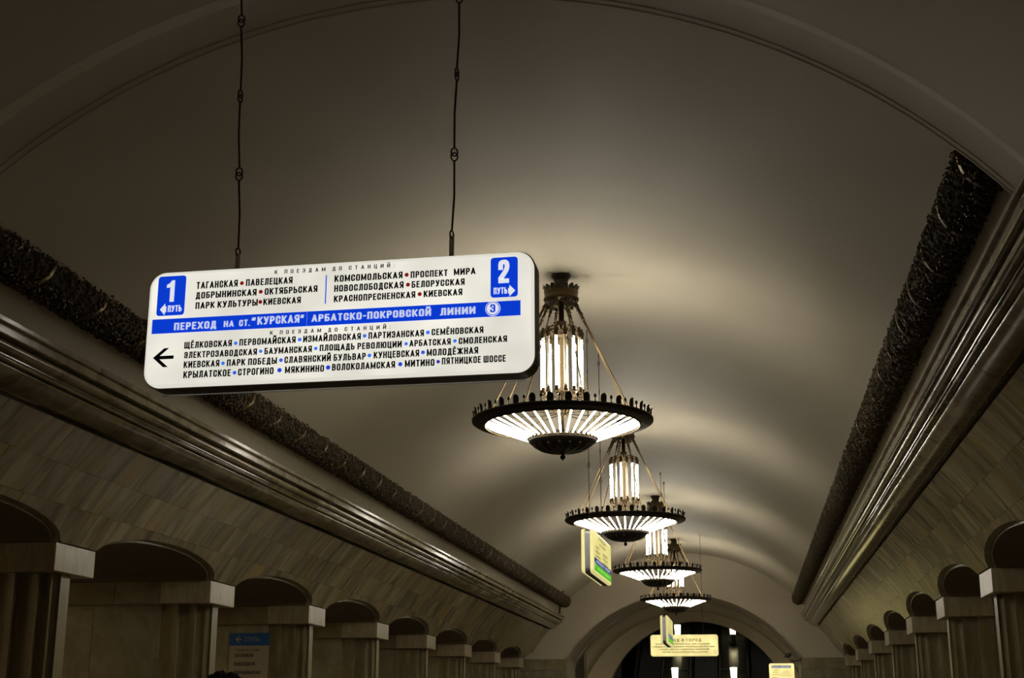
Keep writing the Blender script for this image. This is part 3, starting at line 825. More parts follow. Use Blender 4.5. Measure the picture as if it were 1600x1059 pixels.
    # bowl
    mb = MB(); mb.lathe([(0, z(3.20)), (.36, z(3.20)), (.405, z(3.198)), (.415, z(3.186)), (.405, z(3.172)), (.375, z(3.145)), (.32, z(3.105)), (.25, z(3.072)), (.16, z(3.05)), (.07, z(3.04)), (.025, z(3.035)), (.016, z(3.02)), (.03, z(3.005)), (.034, z(2.99)), (.028, z(2.975)), (.01, z(2.962)), (0, z(2.945))], 48)
    bw = P('bowl', mb, 'bronze')
    mb = MB(); mb.lathe([(.40, z(3.200)), (.414, z(3.207)), (.42, z(3.200)), (.414, z(3.193)), (.40, z(3.200))], 48)
    for k in range(40):
        a = 2 * pi * k / 40; mb.lathe([(0, .012), (.008, .006), (.008, -.004), (0, -.006)], 6, (.405 * cos(a), .405 * sin(a), z(3.212)))
    P('bowl_bead', mb, 'brass', bw)
    mb = MB()
    for k in range(16):
        a = 2 * pi * k / 16; rows = []
        for (r, zz, w) in ((.12, 3.045, .010), (.20, 3.058, .030), (.27, 3.078, .036), (.33, 3.108, .026), (.36, 3.128, .006)):
            ca, sa = cos(a), sin(a)
            rows.append([(r * ca - w * sa, r * sa + w * ca, z(zz)), (r * ca, r * sa, z(zz) - .003), (r * ca + w * sa, r * sa - w * ca, z(zz))])
        mb.loft(rows, smooth=True)
    P('bowl_leaves', mb, 'bronze', bw)
    # suspension rods with turnbuckles
    a0 = .0; pa = Vector((.185, 0, z(4.93))); pb = Vector((.93, 0, z(3.43))); d = (pb - pa).normalized(); Ln = (pb - pa).length
    mb = MB(); mb.tube([pa, pb], .0075, 8); rodm = mb.mesh('suspension_rod', M['brass'])
    mb = MB()
    prof_ = [(.02, .008), (.025, .02), (.055, .02), (.06, .009), (.065, .026), (.08, .026), (.085, .012), (.09, .017), (.17, .017), (.175, .009), (.18, .024), (.195, .024), (.20, .010), (.205, .014), (.26, .013), (.27, .009)]
    mb.tube([pa + d * t * 1.1 for t, r in prof_], [r for t, r in prof_], 8)
    tbm = mb.mesh('turnbuckle', M['brass_dark'])
    for k in range(8):
        a = 2 * pi * k / 8 + radians(24)
        o = mesh_obj('suspension_rod', rodm, None, root); o.rotation_euler = (0, 0, a)
        t_ = mesh_obj('turnbuckle', tbm, None, o)
    return root
ch0 = build_chandelier()
CH = [(16.0, 'largest and nearest chandelier, just right of the big lit route sign'), (24.75, 'second chandelier from the front, with the edge-on cream sign below its left rim'),
      (33.95, 'third chandelier from the front, low right behind the edge-on cream sign'), (42.7, 'smallest and farthest chandelier, hanging just before the end arch')]
for i, (y, lab) in enumerate(CH):
    o = ch0 if i == 0 else copy_tree(ch0)
    o.location = (-2.075, y, ZC)
    tag(o, lab, 'chandelier', 'chandeliers in a row under the vault')

# ================================================================== SIGNS
# a condensed sign-painter's alphabet drawn with strokes; (width, [strokes]); a point is (u, v) or (u, v, rounding)
_r = .20
_O = [(.5, 0), (1, 0, _r), (1, 1, _r), (0, 1, _r), (0, 0, _r), (.5, 0)]
_B2 = [(0, .54), (1, .54, _r), (1, 0, _r), (0, 0)]
GLY = {
 'А': (.60, [[(0, 0), (.5, 1)], [(1, 0), (.5, 1)], [(.2, .24), (.8, .24)]]),
 'Б': (.52, [[(.92, 1), (0, 1), (0, 0), (1, 0, _r), (1, .56, _r), (0, .56)]]),
 'В': (.54, [[(0, 0), (0, 1), (.92, 1, _r), (.92, .53, _r), (0, .53)], [(.3, .53), (1, .53, _r), (1, 0, _r), (0, 0)]]),
 'Г': (.42, [[(0, 0), (0, 1), (1, 1)]]),
 'Д': (.60, [[(0, -.16), (0, 0), (1, 0), (1, -.16)], [(.2, 0), (.28, 1), (.84, 1), (.84, 0)]]),
 'Е': (.46, [[(1, 1), (0, 1), (0, 0), (1, 0)], [(0, .52), (.9, .52)]]),
 'Ё': (.46, [[(1, 1), (0, 1), (0, 0), (1, 0)], [(0, .52), (.9, .52)], [(.22, 1.27), (.23, 1.27)], [(.86, 1.27), (.87, 1.27)]]),
 'Ж': (.84, [[(.5, 0), (.5, 1)], [(0, 1), (.44, .5)], [(0, 0), (.44, .5)], [(1, 1), (.56, .5)], [(1, 0), (.56, .5)]]),
 'З': (.52, [[(0, .76), (0, 1, _r), (1, 1, _r), (1, .53, .13), (.4, .53)], [(.4, .53), (1, .53, .13), (1, 0, _r), (0, 0, _r), (0, .24)]]),
 'И': (.58, [[(0, 1), (0, 0)], [(1, 0), (1, 1)], [(0, .06), (1, .94)]]),
 'Й': (.58, [[(0, 1), (0, 0)], [(1, 0), (1, 1)], [(0, .06), (1, .94)], [(.2, 1.36), (.2, 1.22, .1), (.8, 1.22, .1), (.8, 1.36)]]),
 'К': (.56, [[(0, 0), (0, 1)], [(1, 1), (.1, .40)], [(.30, .60), (1, 0)]]),
 'Л': (.56, [[(-.08, 0), (.22, 0, .12), (.30, 1), (1, 1), (1, 0)]]),
 'М': (.70, [[(0, 0), (0, 1)], [(1, 0), (1, 1)], [(0, .98), (.5, .12), (1, .98)]]),
 'Н': (.54, [[(0, 0), (0, 1)], [(1, 0), (1, 1)], [(0, .52), (1, .52)]]),
 'О': (.54, [_O]),
 'П': (.54, [[(0, 0), (0, 1), (1, 1), (1, 0)]]),
 'Р': (.52, [[(0, 0), (0, 1), (1, 1, _r), (1, .44, _r), (0, .44)]]),
 'С': (.52, [[(1, .68), (1, 1, _r), (0, 1, _r), (0, 0, _r), (1, 0, _r), (1, .32)]]),
 'Т': (.50, [[(0, 1), (1, 1)], [(.5, 0), (.5, 1)]]),
 'У': (.56, [[(0, 1), (.52, .34)], [(1, 1), (.45, 0, .12), (.05, 0)]]),
 'Х': (.58, [[(0, 0), (1, 1)], [(0, 1), (1, 0)]]),
 'Ц': (.58, [[(0, 1), (0, 0), (1.06, 0), (1.06, -.16)], [(.88, 1), (.88, 0)]]),
 'Ч': (.52, [[(0, 1), (0, .46, _r), (1, .46)], [(1, 0), (1, 1)]]),
 'Ш': (.76, [[(0, 1), (0, 0), (1, 0), (1, 1)], [(.5, 0), (.5, 1)]]),
 'Щ': (.80, [[(0, 1), (0, 0), (1.05, 0), (1.05, -.16)], [(.46, 0), (.46, 1)], [(.92, 0), (.92, 1)]]),
 'Ы': (.74, [[(0, 1), (0, 0), (.60, 0, _r), (.60, .56, _r), (0, .56)], [(1, 0), (1, 1)]]),
 'Ь': (.52, [[(0, 1), (0, 0), (1, 0, _r), (1, .56, _r), (0, .56)]]),
 'Э': (.52, [[(0, .68), (0, 1, _r), (1, 1, _r), (1, 0, _r), (0, 0, _r), (0, .32)], [(.35, .52), (1, .52)]]),
 'Ю': (.80, [[(0, 0), (0, 1)], [(0, .52), (.42, .52)], [(.7, 0), (1, 0, _r), (1, 1, _r), (.42, 1, _r), (.42, 0, _r), (.7, 0)]]),
 'Я': (.54, [[(1, 0), (1, 1), (0, 1, _r), (0, .44, _r), (1, .44)], [(.62, .44), (.02, 0)]]),
 '1': (.34, [[(0, .72), (.55, 1), (.62, 1), (.62, 0)]]), 'I': (.34, [[(.5, 0), (.5, 1)], [(0, 0), (1, 0)], [(0, 1), (1, 1)]]),
 '2': (.52, [[(0, .70), (0, 1, _r), (1, 1, _r), (1, .62, .16), (.0, .12), (0, 0), (1, 0)]]),
 '3': (.52, [[(0, .76), (0, 1, _r), (1, 1, _r), (1, .53, .13), (.4, .53)], [(.4, .53), (1, .53, .13), (1, 0, _r), (0, 0, _r), (0, .24)]]),
 '-': (.34, [[(0, .46), (1, .46)]]), '.': (.18, [[(.5, 0), (.51, 0)]]), ',': (.18, [[(.5, 0), (.3, -.14)]]), ':': (.18, [[(.5, .1), (.51, .1)], [(.5, .75), (.51, .75)]]),
 '“': (.40, [[(.1, .70), (.3, 1)], [(.7, .70), (.9, 1)]]), '”': (.40, [[(.1, .70), (.3, 1)], [(.7, .70), (.9, 1)]]),
}
def _round(path):
    out = []
    for i, p in enumerate(path):
        P_ = Vector((p[0], p[1])); r = p[2] if len(p) > 2 else 0
        if not r or i in (0, len(path) - 1): out.append(P_); continue
        a, b = Vector(path[i - 1][:2]), Vector(path[i + 1][:2])
        la, lb = (a - P_).length, (b - P_).length
        ra = min(r, la * .5); rb = min(r, lb * .5)
        A = P_ + (a - P_).normalized() * ra; B = P_ + (b - P_).normalized() * rb
        for k in range(6):
            t = k / 5; out.append(A * (1 - t) ** 2 + P_ * (2 * t * (1 - t)) * 1.0 + B * t * t)
    return out
def lettering(parent, body, x0, x1, zb, h, y, mt, bold=.04, spacing=1.0, name='lettering'):
    """flat capitals fitted to the width x0..x1 and the capital height h"""
    th = .105 + bold * 1.15; gap = .115 * spacing + (spacing - 1) * .22
    vv = []; ff = []; x = 0.0; q = 0
    for ch in body:
        if ch == ' ': x += .26 * spacing; continue
        w, strokes = GLY[ch]; hy = th * .86
        for st in strokes:
            pts = [(x + th / 2 + p[0] * (w - th), hy / 2 + p[1] * (1 - hy)) + tuple(p[2:]) for p in st]
            closed = st[0][:2] == st[-1][:2]
            pp = _round(pts); P_ = [pp[0]]
            for p in pp[1:]:
                if (p - P_[-1]).length > 1e-5: P_.append(p)
            if closed and len(P_) > 2: P_ = P_[:-1] if (P_[0] - P_[-1]).length < 1e-4 else P_
            n = len(P_); yb = y - q * .000012; q += 1
            lo = -.22 if min(p[1] for p in st) < -.01 else 0.0
            hi = 1.5 if max(p[1] for p in st) > 1.01 else 1.0
            base = len(vv)
            for i in range(n):
                if closed: d0 = (P_[i] - P_[i - 1]).normalized(); d1 = (P_[(i + 1) % n] - P_[i]).normalized()
                else:
                    d0 = (P_[i] - P_[i - 1]).normalized() if i > 0 else (P_[1] - P_[0]).normalized()
                    d1 = (P_[i + 1] - P_[i]).normalized() if i < n - 1 else d0
                m = (d0 + d1)
                m = d1 if m.length < .3 else m.normalized()
                k = 1 / max(.45, m.dot(d1)); nr = Vector((-m.y, m.x))
                c_ = P_[i].copy()
                if not closed:
                    if i == 0: c_ -= d1 * hy / 2
                    if i == n - 1: c_ += d0 * hy / 2
                tt = (th if abs(m.y) > .5 else hy) / 2 if abs(abs(m.y) - .5) > .25 else th * .47
                for sg in (1, -1):
                    e = c_ + nr * (sg * tt * k)
                    vv.append((e.x, min(hi, max(lo, e.y)), yb))
            rng = range(n) if closed else range(n - 1)
            for i in rng:
                j = (i + 1) % n
                ff.append((base + 2 * i, base + 2 * i + 1, base + 2 * j + 1, base + 2 * j))
        x += w + gap
    W_ = x - gap
    sx = (x1 - x0) / W_
    me = bpy.data.meshes.new(name); me.from_pydata([(x0 + a * sx, c_, zb + b * h) for a, b, c_ in vv], [], ff); me.materials.append(M[mt])
    return mesh_obj(name, me, M[mt], parent)
def rrect(w, h, r, n=8, cx=0, cz=0):
    pts = []
    for (sx, sz, a0) in ((1, 1, 0), (-1, 1, pi / 2), (-1, -1, pi), (1, -1, 3 * pi / 2)):
        for k in range(n + 1):
            a = a0 + pi / 2 * k / n
            pts.append((cx + sx * (w / 2 - r) + r * cos(a), cz + sz * (h / 2 - r) + r * sin(a)))
    return pts
def slab(parent, name, pts, y0, y1, mt):
    mb = MB(); mb.loft([[(x, y0, z) for x, z in pts], [(x, y1, z) for x, z in pts]]); return mb.build(name, M[mt], parent)
def disc(parent, name, x, z, r, y, mt, n=20):
    return slab(parent, name, [(x + r * cos(2 * pi * k / n), z + r * sin(2 * pi * k / n)) for k in range(n)], y, y + .001, mt)

def link_chain(parent, x, ztop, zbot, y=0.0, lean=0.0, leny=.455, r=.0055):
    """rods with eyes hooked into each other, from the box up to the vault"""
    c_ = empty('hanging_chain', (0, 0, 0), 0, parent)
    z = zbot; i = 0
    while z < ztop - .01:
        z1 = min(z + leny, ztop); xa = x + lean * (z - zbot); xb = x + lean * (z1 - zbot)
        mb = MB(); er = .016
        wob = .006 * (-1) ** i
        pts = []
        e0 = [(xa + er * cos(a) * (1 if i % 2 else .35), y + er * cos(a) * (.35 if i % 2 else 1), z + er + er * sin(a) * 1.4) for a in [pi / 2 + .2 + k * (2 * pi - .4) / 10 for k in range(11)]]
        e1 = [(xb + er * cos(a) * (.35 if i % 2 else 1), y + er * cos(a) * (1 if i % 2 else .35), z1 - er + er * sin(a) * 1.4) for a in [-pi / 2 + .2 + k * (2 * pi - .4) / 10 for k in range(11)]]
        mb.tube(e0, r * .8, 6); mb.tube(e1, r * .8, 6)
        mb.tube([(xa, y, z + 2.2 * er), ((xa + xb) / 2 + wob, y, (z + z1) / 2), (xb, y, z1 - 2.2 * er)], r, 6)
        mb.build('rod_link', M['rod'], c_)
        z = z1 - .006; i += 1
    return c_

def lightbox(name, loc, rz, w, h, t, r, face, rim, shell=.03, metal='sign_metal', lip=.0):
    root = empty(name, loc, rz)
    mb = MB()
    ri = rrect(w + lip, h + lip, r)
    mb.loft([[(x, -t / 2 + shell, z) for x, z in ri], [(x, t / 2 - shell, z) for x, z in ri]]); mb.build('housing', M[metal], root)
    for sg, nm in ((-1, 'front_face'), (1, 'rear_face')):
        mb = MB(); y = lambda v: sg * v
        rings = []
        for (ins, yy) in ((0.0, t / 2 - shell), (0.0, t / 2 - shell * .45), (.005, t / 2 - shell * .2), (.014, t / 2 - .003)):
            rings.append([(x, y(yy), z) for x, z in rrect(w - 2 * ins, h - 2 * ins, max(.01, r - ins))])
        mb.loft(rings, cap0=True, cap1=False, smooth=True); s_ = mb.build('rear_rim' if sg > 0 else 'front_rim', M[rim], root)
        mb = MB(); mb.loft([[(x, y(t / 2 - .003), z) for x, z in rrect(w - .028, h - .028, max(.01, r - .014))], [(x, y(t / 2), z) for x, z in rrect(w - .05, h - .05, max(.01, r - .025))]], cap0=False)
        mb.build(nm, M[face], root)
    return root

TEXTS= [('К ПОЕЗДАМ ДО СТАНЦИЙ:', -0.3269, 0.2991, 0.2592, 0.021, 'sp'), ('ТАГАНСКАЯ', -0.743, -0.5209, 0.2038, 0.0375, 'k'), ('ПАВЕЛЕЦКАЯ', -0.4776, -0.2301, 0.2043, 0.036, 'k'), ('ДОБРЫНИНСКАЯ', -0.7435, -0.4176, 0.1512, 0.0353, 'k'), ('ОКТЯБРЬСКАЯ', -0.3754, -0.0972, 0.1519, 0.0353, 'k'), ('ПАРК КУЛЬТУРЫ', -0.7416, -0.4087, 0.097, 0.0353, 'k'), ('КИЕВСКАЯ', -0.3797, -0.1822, 0.098, 0.0345, 'k'), ('КОМСОМОЛЬСКАЯ', -0.0106, 0.3413, 0.1986, 0.0353, 'k'), ('ПРОСПЕКТ', 0.3821, 0.5707, 0.1972, 0.0345, 'k'), ('МИРА', 0.6015, 0.711, 0.1986, 0.0345, 'k'), ('НОВОСЛОБОДСКАЯ', -0.0103, 0.3476, 0.1469, 0.0353, 'k'), ('БЕЛОРУССКАЯ', 0.3882, 0.6568, 0.1457, 0.0345, 'k'), ('КРАСНОПРЕСНЕНСКАЯ', -0.0099, 0.4084, 0.0931, 0.0345, 'k'), ('КИЕВСКАЯ', 0.4503, 0.6455, 0.0937, 0.0345, 'k'), ('1', -0.903, -0.8605, 0.143, 0.1141, 'W'), ('ПУТЬ', -0.8897, -0.8152, 0.0885, 0.0345, 'W'), ('2', 0.8251, 0.8806, 0.1436, 0.1201, 'W'), ('ПУТЬ', 0.8021, 0.8698, 0.0892, 0.033, 'W'), ('ПЕРЕХОД', -0.8492, -0.6222, -0.0101, 0.039, 'w'), ('НА', -0.5831, -0.5292, -0.0066, 0.0315, 'w'), ('СТ.', -0.5015, -0.444, -0.0071, 0.0338, 'w'), ('“', -0.4373, -0.4128, -0.0032, 0.039, 'w'), ('КУРСКАЯ', -0.4051, -0.1847, -0.004, 0.042, 'w'), ('”', -0.1809, -0.1605, -0.0037, 0.0405, 'w'), ('АРБАТСКО-ПОКРОВСКОЙ', -0.1213, 0.49, -0.0037, 0.0375, 'w'), ('ЛИНИИ', 0.5359, 0.7122, -0.0049, 0.0375, 'w'), ('3', 0.7857, 0.8116, -0.0037, 0.042, 'b'), ('К ПОЕЗДАМ ДО СТАНЦИЙ:', -0.336, 0.2864, -0.0592, 0.0203, 'sp'), ('ЩЁЛКОВСКАЯ', -0.7878, -0.5342, -0.1089, 0.0345, 'k'), ('ПЕРВОМАЙСКАЯ', -0.4951, -0.1999, -0.1078, 0.0345, 'k'), ('ИЗМАЙЛОВСКАЯ', -0.1614, 0.1361, -0.1067, 0.0338, 'k'), ('ПАРТИЗАНСКАЯ', 0.1746, 0.4558, -0.1058, 0.0338, 'k'), ('СЕМЁНОВСКАЯ', 0.4936, 0.7523, -0.1035, 0.033, 'k'), ('ЭЛЕКТРОЗАВОДСКАЯ', -0.7845, -0.3994, -0.16, 0.0338, 'k'), ('БАУМАНСКАЯ', -0.3607, -0.1136, -0.1592, 0.0338, 'k'), ('ПЛОЩАДЬ РЕВОЛЮЦИИ', -0.074, 0.345, -0.1563, 0.033, 'k'), ('АРБАТСКАЯ', 0.383, 0.5907, -0.1553, 0.033, 'k'), ('СМОЛЕНСКАЯ', 0.6297, 0.869, -0.1548, 0.033, 'k'), ('КИЕВСКАЯ', -0.7841, -0.5942, -0.2107, 0.0353, 'k'), ('ПАРК ПОБЕДЫ', -0.5551, -0.2924, -0.2107, 0.0345, 'k'), ('СЛАВЯНСКИЙ БУЛЬВАР', -0.2541, 0.1643, -0.2097, 0.0345, 'k'), ('КУНЦЕВСКАЯ', 0.204, 0.4335, -0.2068, 0.0345, 'k'), ('МОЛОДЁЖНАЯ', 0.4713, 0.7271, -0.2065, 0.0345, 'k'), ('КРЫЛАТСКОЕ', -0.7822, -0.5315, -0.263, 0.036, 'k'), ('СТРОГИНО', -0.4935, -0.3074, -0.262, 0.0353, 'k'), ('МЯКИНИНО', -0.2487, -0.047, -0.2613, 0.0345, 'k'), ('ВОЛОКОЛАМСКАЯ', -0.0069, 0.3136, -0.2587, 0.0345, 'k'), ('МИТИНО', 0.3625, 0.5111, -0.2569, 0.0345, 'k'), ('ПЯТНИЦКОЕ ШОССЕ', 0.5472, 0.8626, -0.2529, 0.0345, 'k')]
DOTS= [(-0.4994, 0.2213, 0.0105, 'r'), (-0.3963, 0.1699, 0.0105, 'r'), (-0.3959, 0.1162, 0.0105, 'r'), (0.3617, 0.2155, 0.0105, 'r'), (0.3694, 0.1636, 0.0105, 'r'), (0.4302, 0.1113, 0.0105, 'r'), (-0.5143, -0.0938, 0.0098, 'l'), (-0.1795, -0.0911, 0.0098, 'l'), (0.1549, -0.0888, 0.0098, 'l'), (0.4752, -0.0874, 0.0098, 'l'), (-0.3806, -0.1418, 0.009, 'l'), (-0.0941, -0.1409, 0.009, 'l'), (0.3666, -0.1394, 0.009, 'l'), (0.6108, -0.1369, 0.009, 'l'), (-0.5759, -0.1945, 0.0098, 'l'), (-0.2722, -0.1925, 0.0098, 'm'), (0.1821, -0.1899, 0.0098, 'l'), (0.4521, -0.1869, 0.0098, 'm'), (-0.5119, -0.2461, 0.0098, 'm'), (-0.2773, -0.2435, 0.0113, 'd'), (-0.0269, -0.2411, 0.0113, 'd'), (0.3395, -0.2414, 0.0105, 'd'), (0.5289, -0.2373, 0.009, 'p')]

BOX = lightbox('lit_sign', (-1.9397, 6.2339 + .08, EYE + 1.8897), -.0122, 2.0, .6084, .16, .085, 'sign_face', 'sign_rim', shell=.022, lip=.010)
tag(BOX, 'big white lit route sign with station names, blue bar and numbers 1 and 2', 'sign')
F = -.0812        # plane of the print
for i, (s_, x0, x1, zb, h, c_) in enumerate(TEXTS):
    if s_ == '1':
        slab(BOX, 'lettering', [(x0 + (x1 - x0) * u, zb + h * v) for u, v in ((.45, 0), (1, 0), (1, 1), (.62, 1), (.40, .88), (.0, .80), (.0, .66), (.45, .68))], F - .003, F - .002, 'white_print')
        continue
    if c_ == 'sp': lettering(BOX, s_, x0, x1, zb, h, F - .001, 'ink', .06, 2.6)
    elif c_ == 'k': lettering(BOX, s_, x0, x1, zb, h, F - .001, 'ink', .088)
    elif c_ == 'W': lettering(BOX, s_, x0, x1, zb, h, F - .003, 'white_print', .09 if len(s_) > 1 else .10)
    elif c_ == 'w': lettering(BOX, s_, x0, x1, zb, h, F - .003, 'white_on_blue', .085)
    elif c_ == 'b': lettering(BOX, s_, x0, x1, zb, h, F - .005, 'blue', .07)
DC = {'r': 'red_dot', 'l': 'blue_light', 'm': 'blue_mid', 'd': 'blue_dark', 'p': 'purple'}
for (x, z, r, c_) in DOTS: disc(BOX, 'dot', x, z, r, F - .001, DC[c_])
for (x0, x1, z0, z1) in ((-.9515, -.801, .0702, .2812), (.7865, .9218, .0722, .2775)):
    slab(BOX, 'number_panel', rrect(x1 - x0, z1 - z0, .016, 5, (x0 + x1) / 2, (z0 + z1) / 2), F - .001, F, 'blue')
slab(BOX, 'blue_bar', [(-.9695, -.0236), (-.1468, -.0236), (-.1468, .0523), (-.9695, .0523)], F - .001, F, 'blue')
slab(BOX, 'blue_bar', [(-.1460, -.0236), (.935, -.0236), (.935, .0523), (-.1460, .0523)], F - .001, F, 'blue')
disc(BOX, 'line_disc', .7986, .0163, .0375, F - .003, 'white_print', 36)
disc(BOX, 'line_ring', .7986, .0163, .0342, F - .0035, 'blue', 36)
disc(BOX, 'line_disc', .7986, .0163, .0305, F - .004, 'white_print', 36)
slab(BOX, 'column_rule', [(-.0565, .088), (-.0510, .088), (-.0510, .2385), (-.0565, .2385)], F - .001, F, 'blue')
slab(BOX, 'arrow', [(-.9325, .1036), (-.9055, .1345), (-.9055, .1195), (-.8985, .1195), (-.8985, .0877), (-.9055, .0877), (-.9055, .0727)], F - .003, F - .002, 'white_print')
slab(BOX, 'arrow', [(.9093, .1035), (.8805, .1335), (.8805, .1185), (.8745, .1185), (.8745, .0885), (.8805, .0885), (.8805, .0745)], F - .003, F - .002, 'white_print')
slab(BOX, 'arrow', [(-.9524, -.1500), (-.8945, -.1015), (-.8690, -.1015), (-.9165, -.1412), (-.8415, -.1412), (-.8415, -.1588), (-.9165, -.1588), (-.8690, -.2005), (-.8945, -.2005)], F - .001, F, 'ink')
mb = MB(); mb.box(-.96, .93, .0735, .078, -.3135, -.3085); mb.build('drip_rail', M['sign_alu'], BOX)
for x, zt in ((-.5625, .412), (.570, .435)):
    mb = MB(); mb.cham_box(x - .012, x + .012, -.006, .006, .300, zt, .002); mb.box(x - .03, x + .03, -.02, .02, .304, .312); mb.build('hanger_strap', M['strap'], BOX)
    mb = MB()
    for dx in (-.07, .075): mb.lathe([(0, 0), (.007, 0), (.007, .008), (0, .010)], 8, (x + dx, 0, .308))
    mb.build('bolt', M['rod'], BOX)
link_chain(BOX, -.5625, 5.288 - 1.8897, .402, lean=-.042)
link_chain(BOX, .570, 5.235 - 1.8897, .425, lean=.018)

# ---- cream signs hanging edge-on (their long side runs along the hall) and the exit sign across it
def route_box(loc, label, w=2.0, near=True):
    R = lightbox('lit_sign', loc, pi / 2 - (.022 if near else 0), w, .59, .17, .05, 'sign_yellow', 'sign_yellow_rim', shell=.048, metal='sign_alu', lip=-.02)
    tag(R, label, 'sign')
    mb = MB(); mb.box(-w / 2 + .05, w / 2 - .05, -.036, .036, -.300, -.286); mb.build('bottom_tray', M['sign_metal'], R)
    f = -.0862
    lettering(R, 'К ПОЕЗДАМ', -.45, .35, .20, .045, f, 'ink_grey', .02)
    lettering(R, 'ДО СТАНЦИЙ:', -.38, .32, .13, .036, f, 'ink_grey', .01)
    for k, (a, b) in enumerate((('ТАГАНСКАЯ', 'КОМСОМОЛЬСКАЯ'), ('ПАВЕЛЕЦКАЯ', 'ПРОСПЕКТ МИРА'), ('ДОБРЫНИНСКАЯ', 'НОВОСЛОБОДСКАЯ'))):
        lettering(R, a, -.80, -.80 + .043 * len(a), .06 - k * .06, .036, f, 'ink_grey', .04)
        lettering(R, b, .0, .043 * len(b), .035 - k * .06, .036, f, 'ink_grey', .04)
    lettering(R, '1', -.90, -.87, .20, .06, f, 'ink_grey', .04); lettering(R, '2', .85, .88, .16, .06, f, 'ink_grey', .04)
    slab(R, 'blue_bar', [(-.93, -.155), (.95, -.155), (.95, -.078), (-.93, -.078)], f, f + .001, 'navy')
    slab(R, 'green_bar', [(-.93, -.255), (.95, -.255), (.95, -.157), (-.93, -.157)], f, f + .001, 'green')
    lettering(R, 'ПЕРЕХОД НА СТ. “КУРСКАЯ”', -.70, .80, -.135, .038, f - .001, 'white_on_blue', .03)
    lettering(R, 'ПЕРЕХОД НА СТ. “ЧКАЛОВСКАЯ”', -.62, .80, -.22, .036, f - .001, 'green_print', .03)
    slab(R, 'arrow', [(-.87, -.165), (-.83, -.12), (-.81, -.12), (-.84, -.165), (-.81, -.21), (-.83, -.21)], f - .001, f, 'white_on_blue')
    link_chain(R, -w * .36, 5.285 - (loc[2] - EYE), .30)
    link_chain(R, w * .30, 5.285 - (loc[2] - EYE), .30)
    return R
route_box((-2.025, 19.25, EYE + 2.135), 'cream lit sign with blue and green bars, nearly edge-on below the second chandelier')
route_box((-1.735, 31.2, EYE + 1.80), 'small cream lit sign seen edge-on, in front of the yellow exit sign', near=False)
X = lightbox('lit_sign', (-1.79, 41.2, EYE + 1.975), 0.0, 1.98, .62, .16, .07, 'sign_warm', 'sign_yellow_rim', shell=.04, metal='sign_metal')
tag(X, 'wide yellow lit exit sign with rows of small print, in front of the end arch', 'sign')
lettering(X, 'ВЫХОД В ГОРОД', -.62, .50, .11, .085, -.081, 'ink_grey', .03, 1.35)
for k, (s_, a, b) in enumerate((('НА ПЛОЩАДЬ КУРСКОГО ВОКЗАЛА, УЛИЦУ КАЗАКОВА', -.85, .75), ('К ПОЕЗДАМ ДАЛЬНЕГО СЛЕДОВАНИЯ И ПРИГОРОДНЫМ ЭЛЕКТРОПОЕЗДАМ', -.92, .88),
                                ('КУРСКОГО, РИЖСКОГО И СМОЛЕНСКОГО НАПРАВЛЕНИЙ', -.72, .72), ('ТЕАТР ИМ. ГОГОЛЯ, МУЗЕЙ И ЦЕНТР ИМ. А. САХАРОВА', -.65, .68))):
    lettering(X, s_, a, b, .02 - k * .077, .044, -.081, 'ink_grey', .05)
link_chain(X, .56, 5.28 - 1.975, .30, leny=.6); link_chain(X, -.56, 5.285 - 1.975, .30, leny=.6)

# ---- upright lit board by the right jamb of the arch
TB = empty('lit_board', (1.07, 44.6, 0)); tag(TB, 'narrow upright yellow lit board with dark blue heading at the right arch jamb', 'sign')
mb = MB(); rr_ = rrect(.79, 2.45, .06, 6, 0, EYE + 1.575 - 1.225); mb.loft([[(x, -.05, z) for x, z in rr_], [(x, .05, z) for x, z in rr_]]); mb.build('housing', M['sign_alu'], TB)
rr_ = rrect(.77, 2.43, .055, 6, 0, EYE + 1.575 - 1.225); slab(TB, 'front_face', rr_, -.062, -.05, 'sign_warm')
for dx in (-.3, .3):
    mb = MB(); mb.cham_box(dx - .03, dx + .03, -.03, .03, 0, .76, .004); mb.cham_box(dx - .08, dx + .08, -.2, .2, 0, .02, .004); mb.build('foot_post', M['sign_alu'], TB)
zt = EYE + 1.575
slab(TB, 'heading_bar', [(-.31, zt - .15), (.29, zt - .15), (.29, zt - .075), (-.31, zt - .075)], -.064, -.062, 'navy')
lettering(TB, 'ВЫХОД К ВОКЗАЛАМ', -.29, .27, zt - .135, .044, -.066, 'white_print', .03)
for k in range(9):
    a = ['ТАГАНСКАЯ', 'ПАВЕЛЕЦКАЯ', 'ПАРК КУЛЬТУРЫ', 'КИЕВСКАЯ', 'ОКТЯБРЬСКАЯ'][k % 5]; b = ['БЕЛОРУССКАЯ', 'ПРОСПЕКТ МИРА', 'НОВОСЛОБОДСКАЯ', 'МИТИНО', 'СТРОГИНО'][k % 5]
    lettering(TB, a, -.29, -.29 + .019 * len(a), zt - .24 - k * .06 - (k > 2) * .04, .026, -.064, 'ink_grey', .03)
    lettering(TB, b, .02, .02 + .017 * len(b), zt - .26 - k * .06 - (k > 2) * .04, .022, -.064, 'ink_grey', .0)

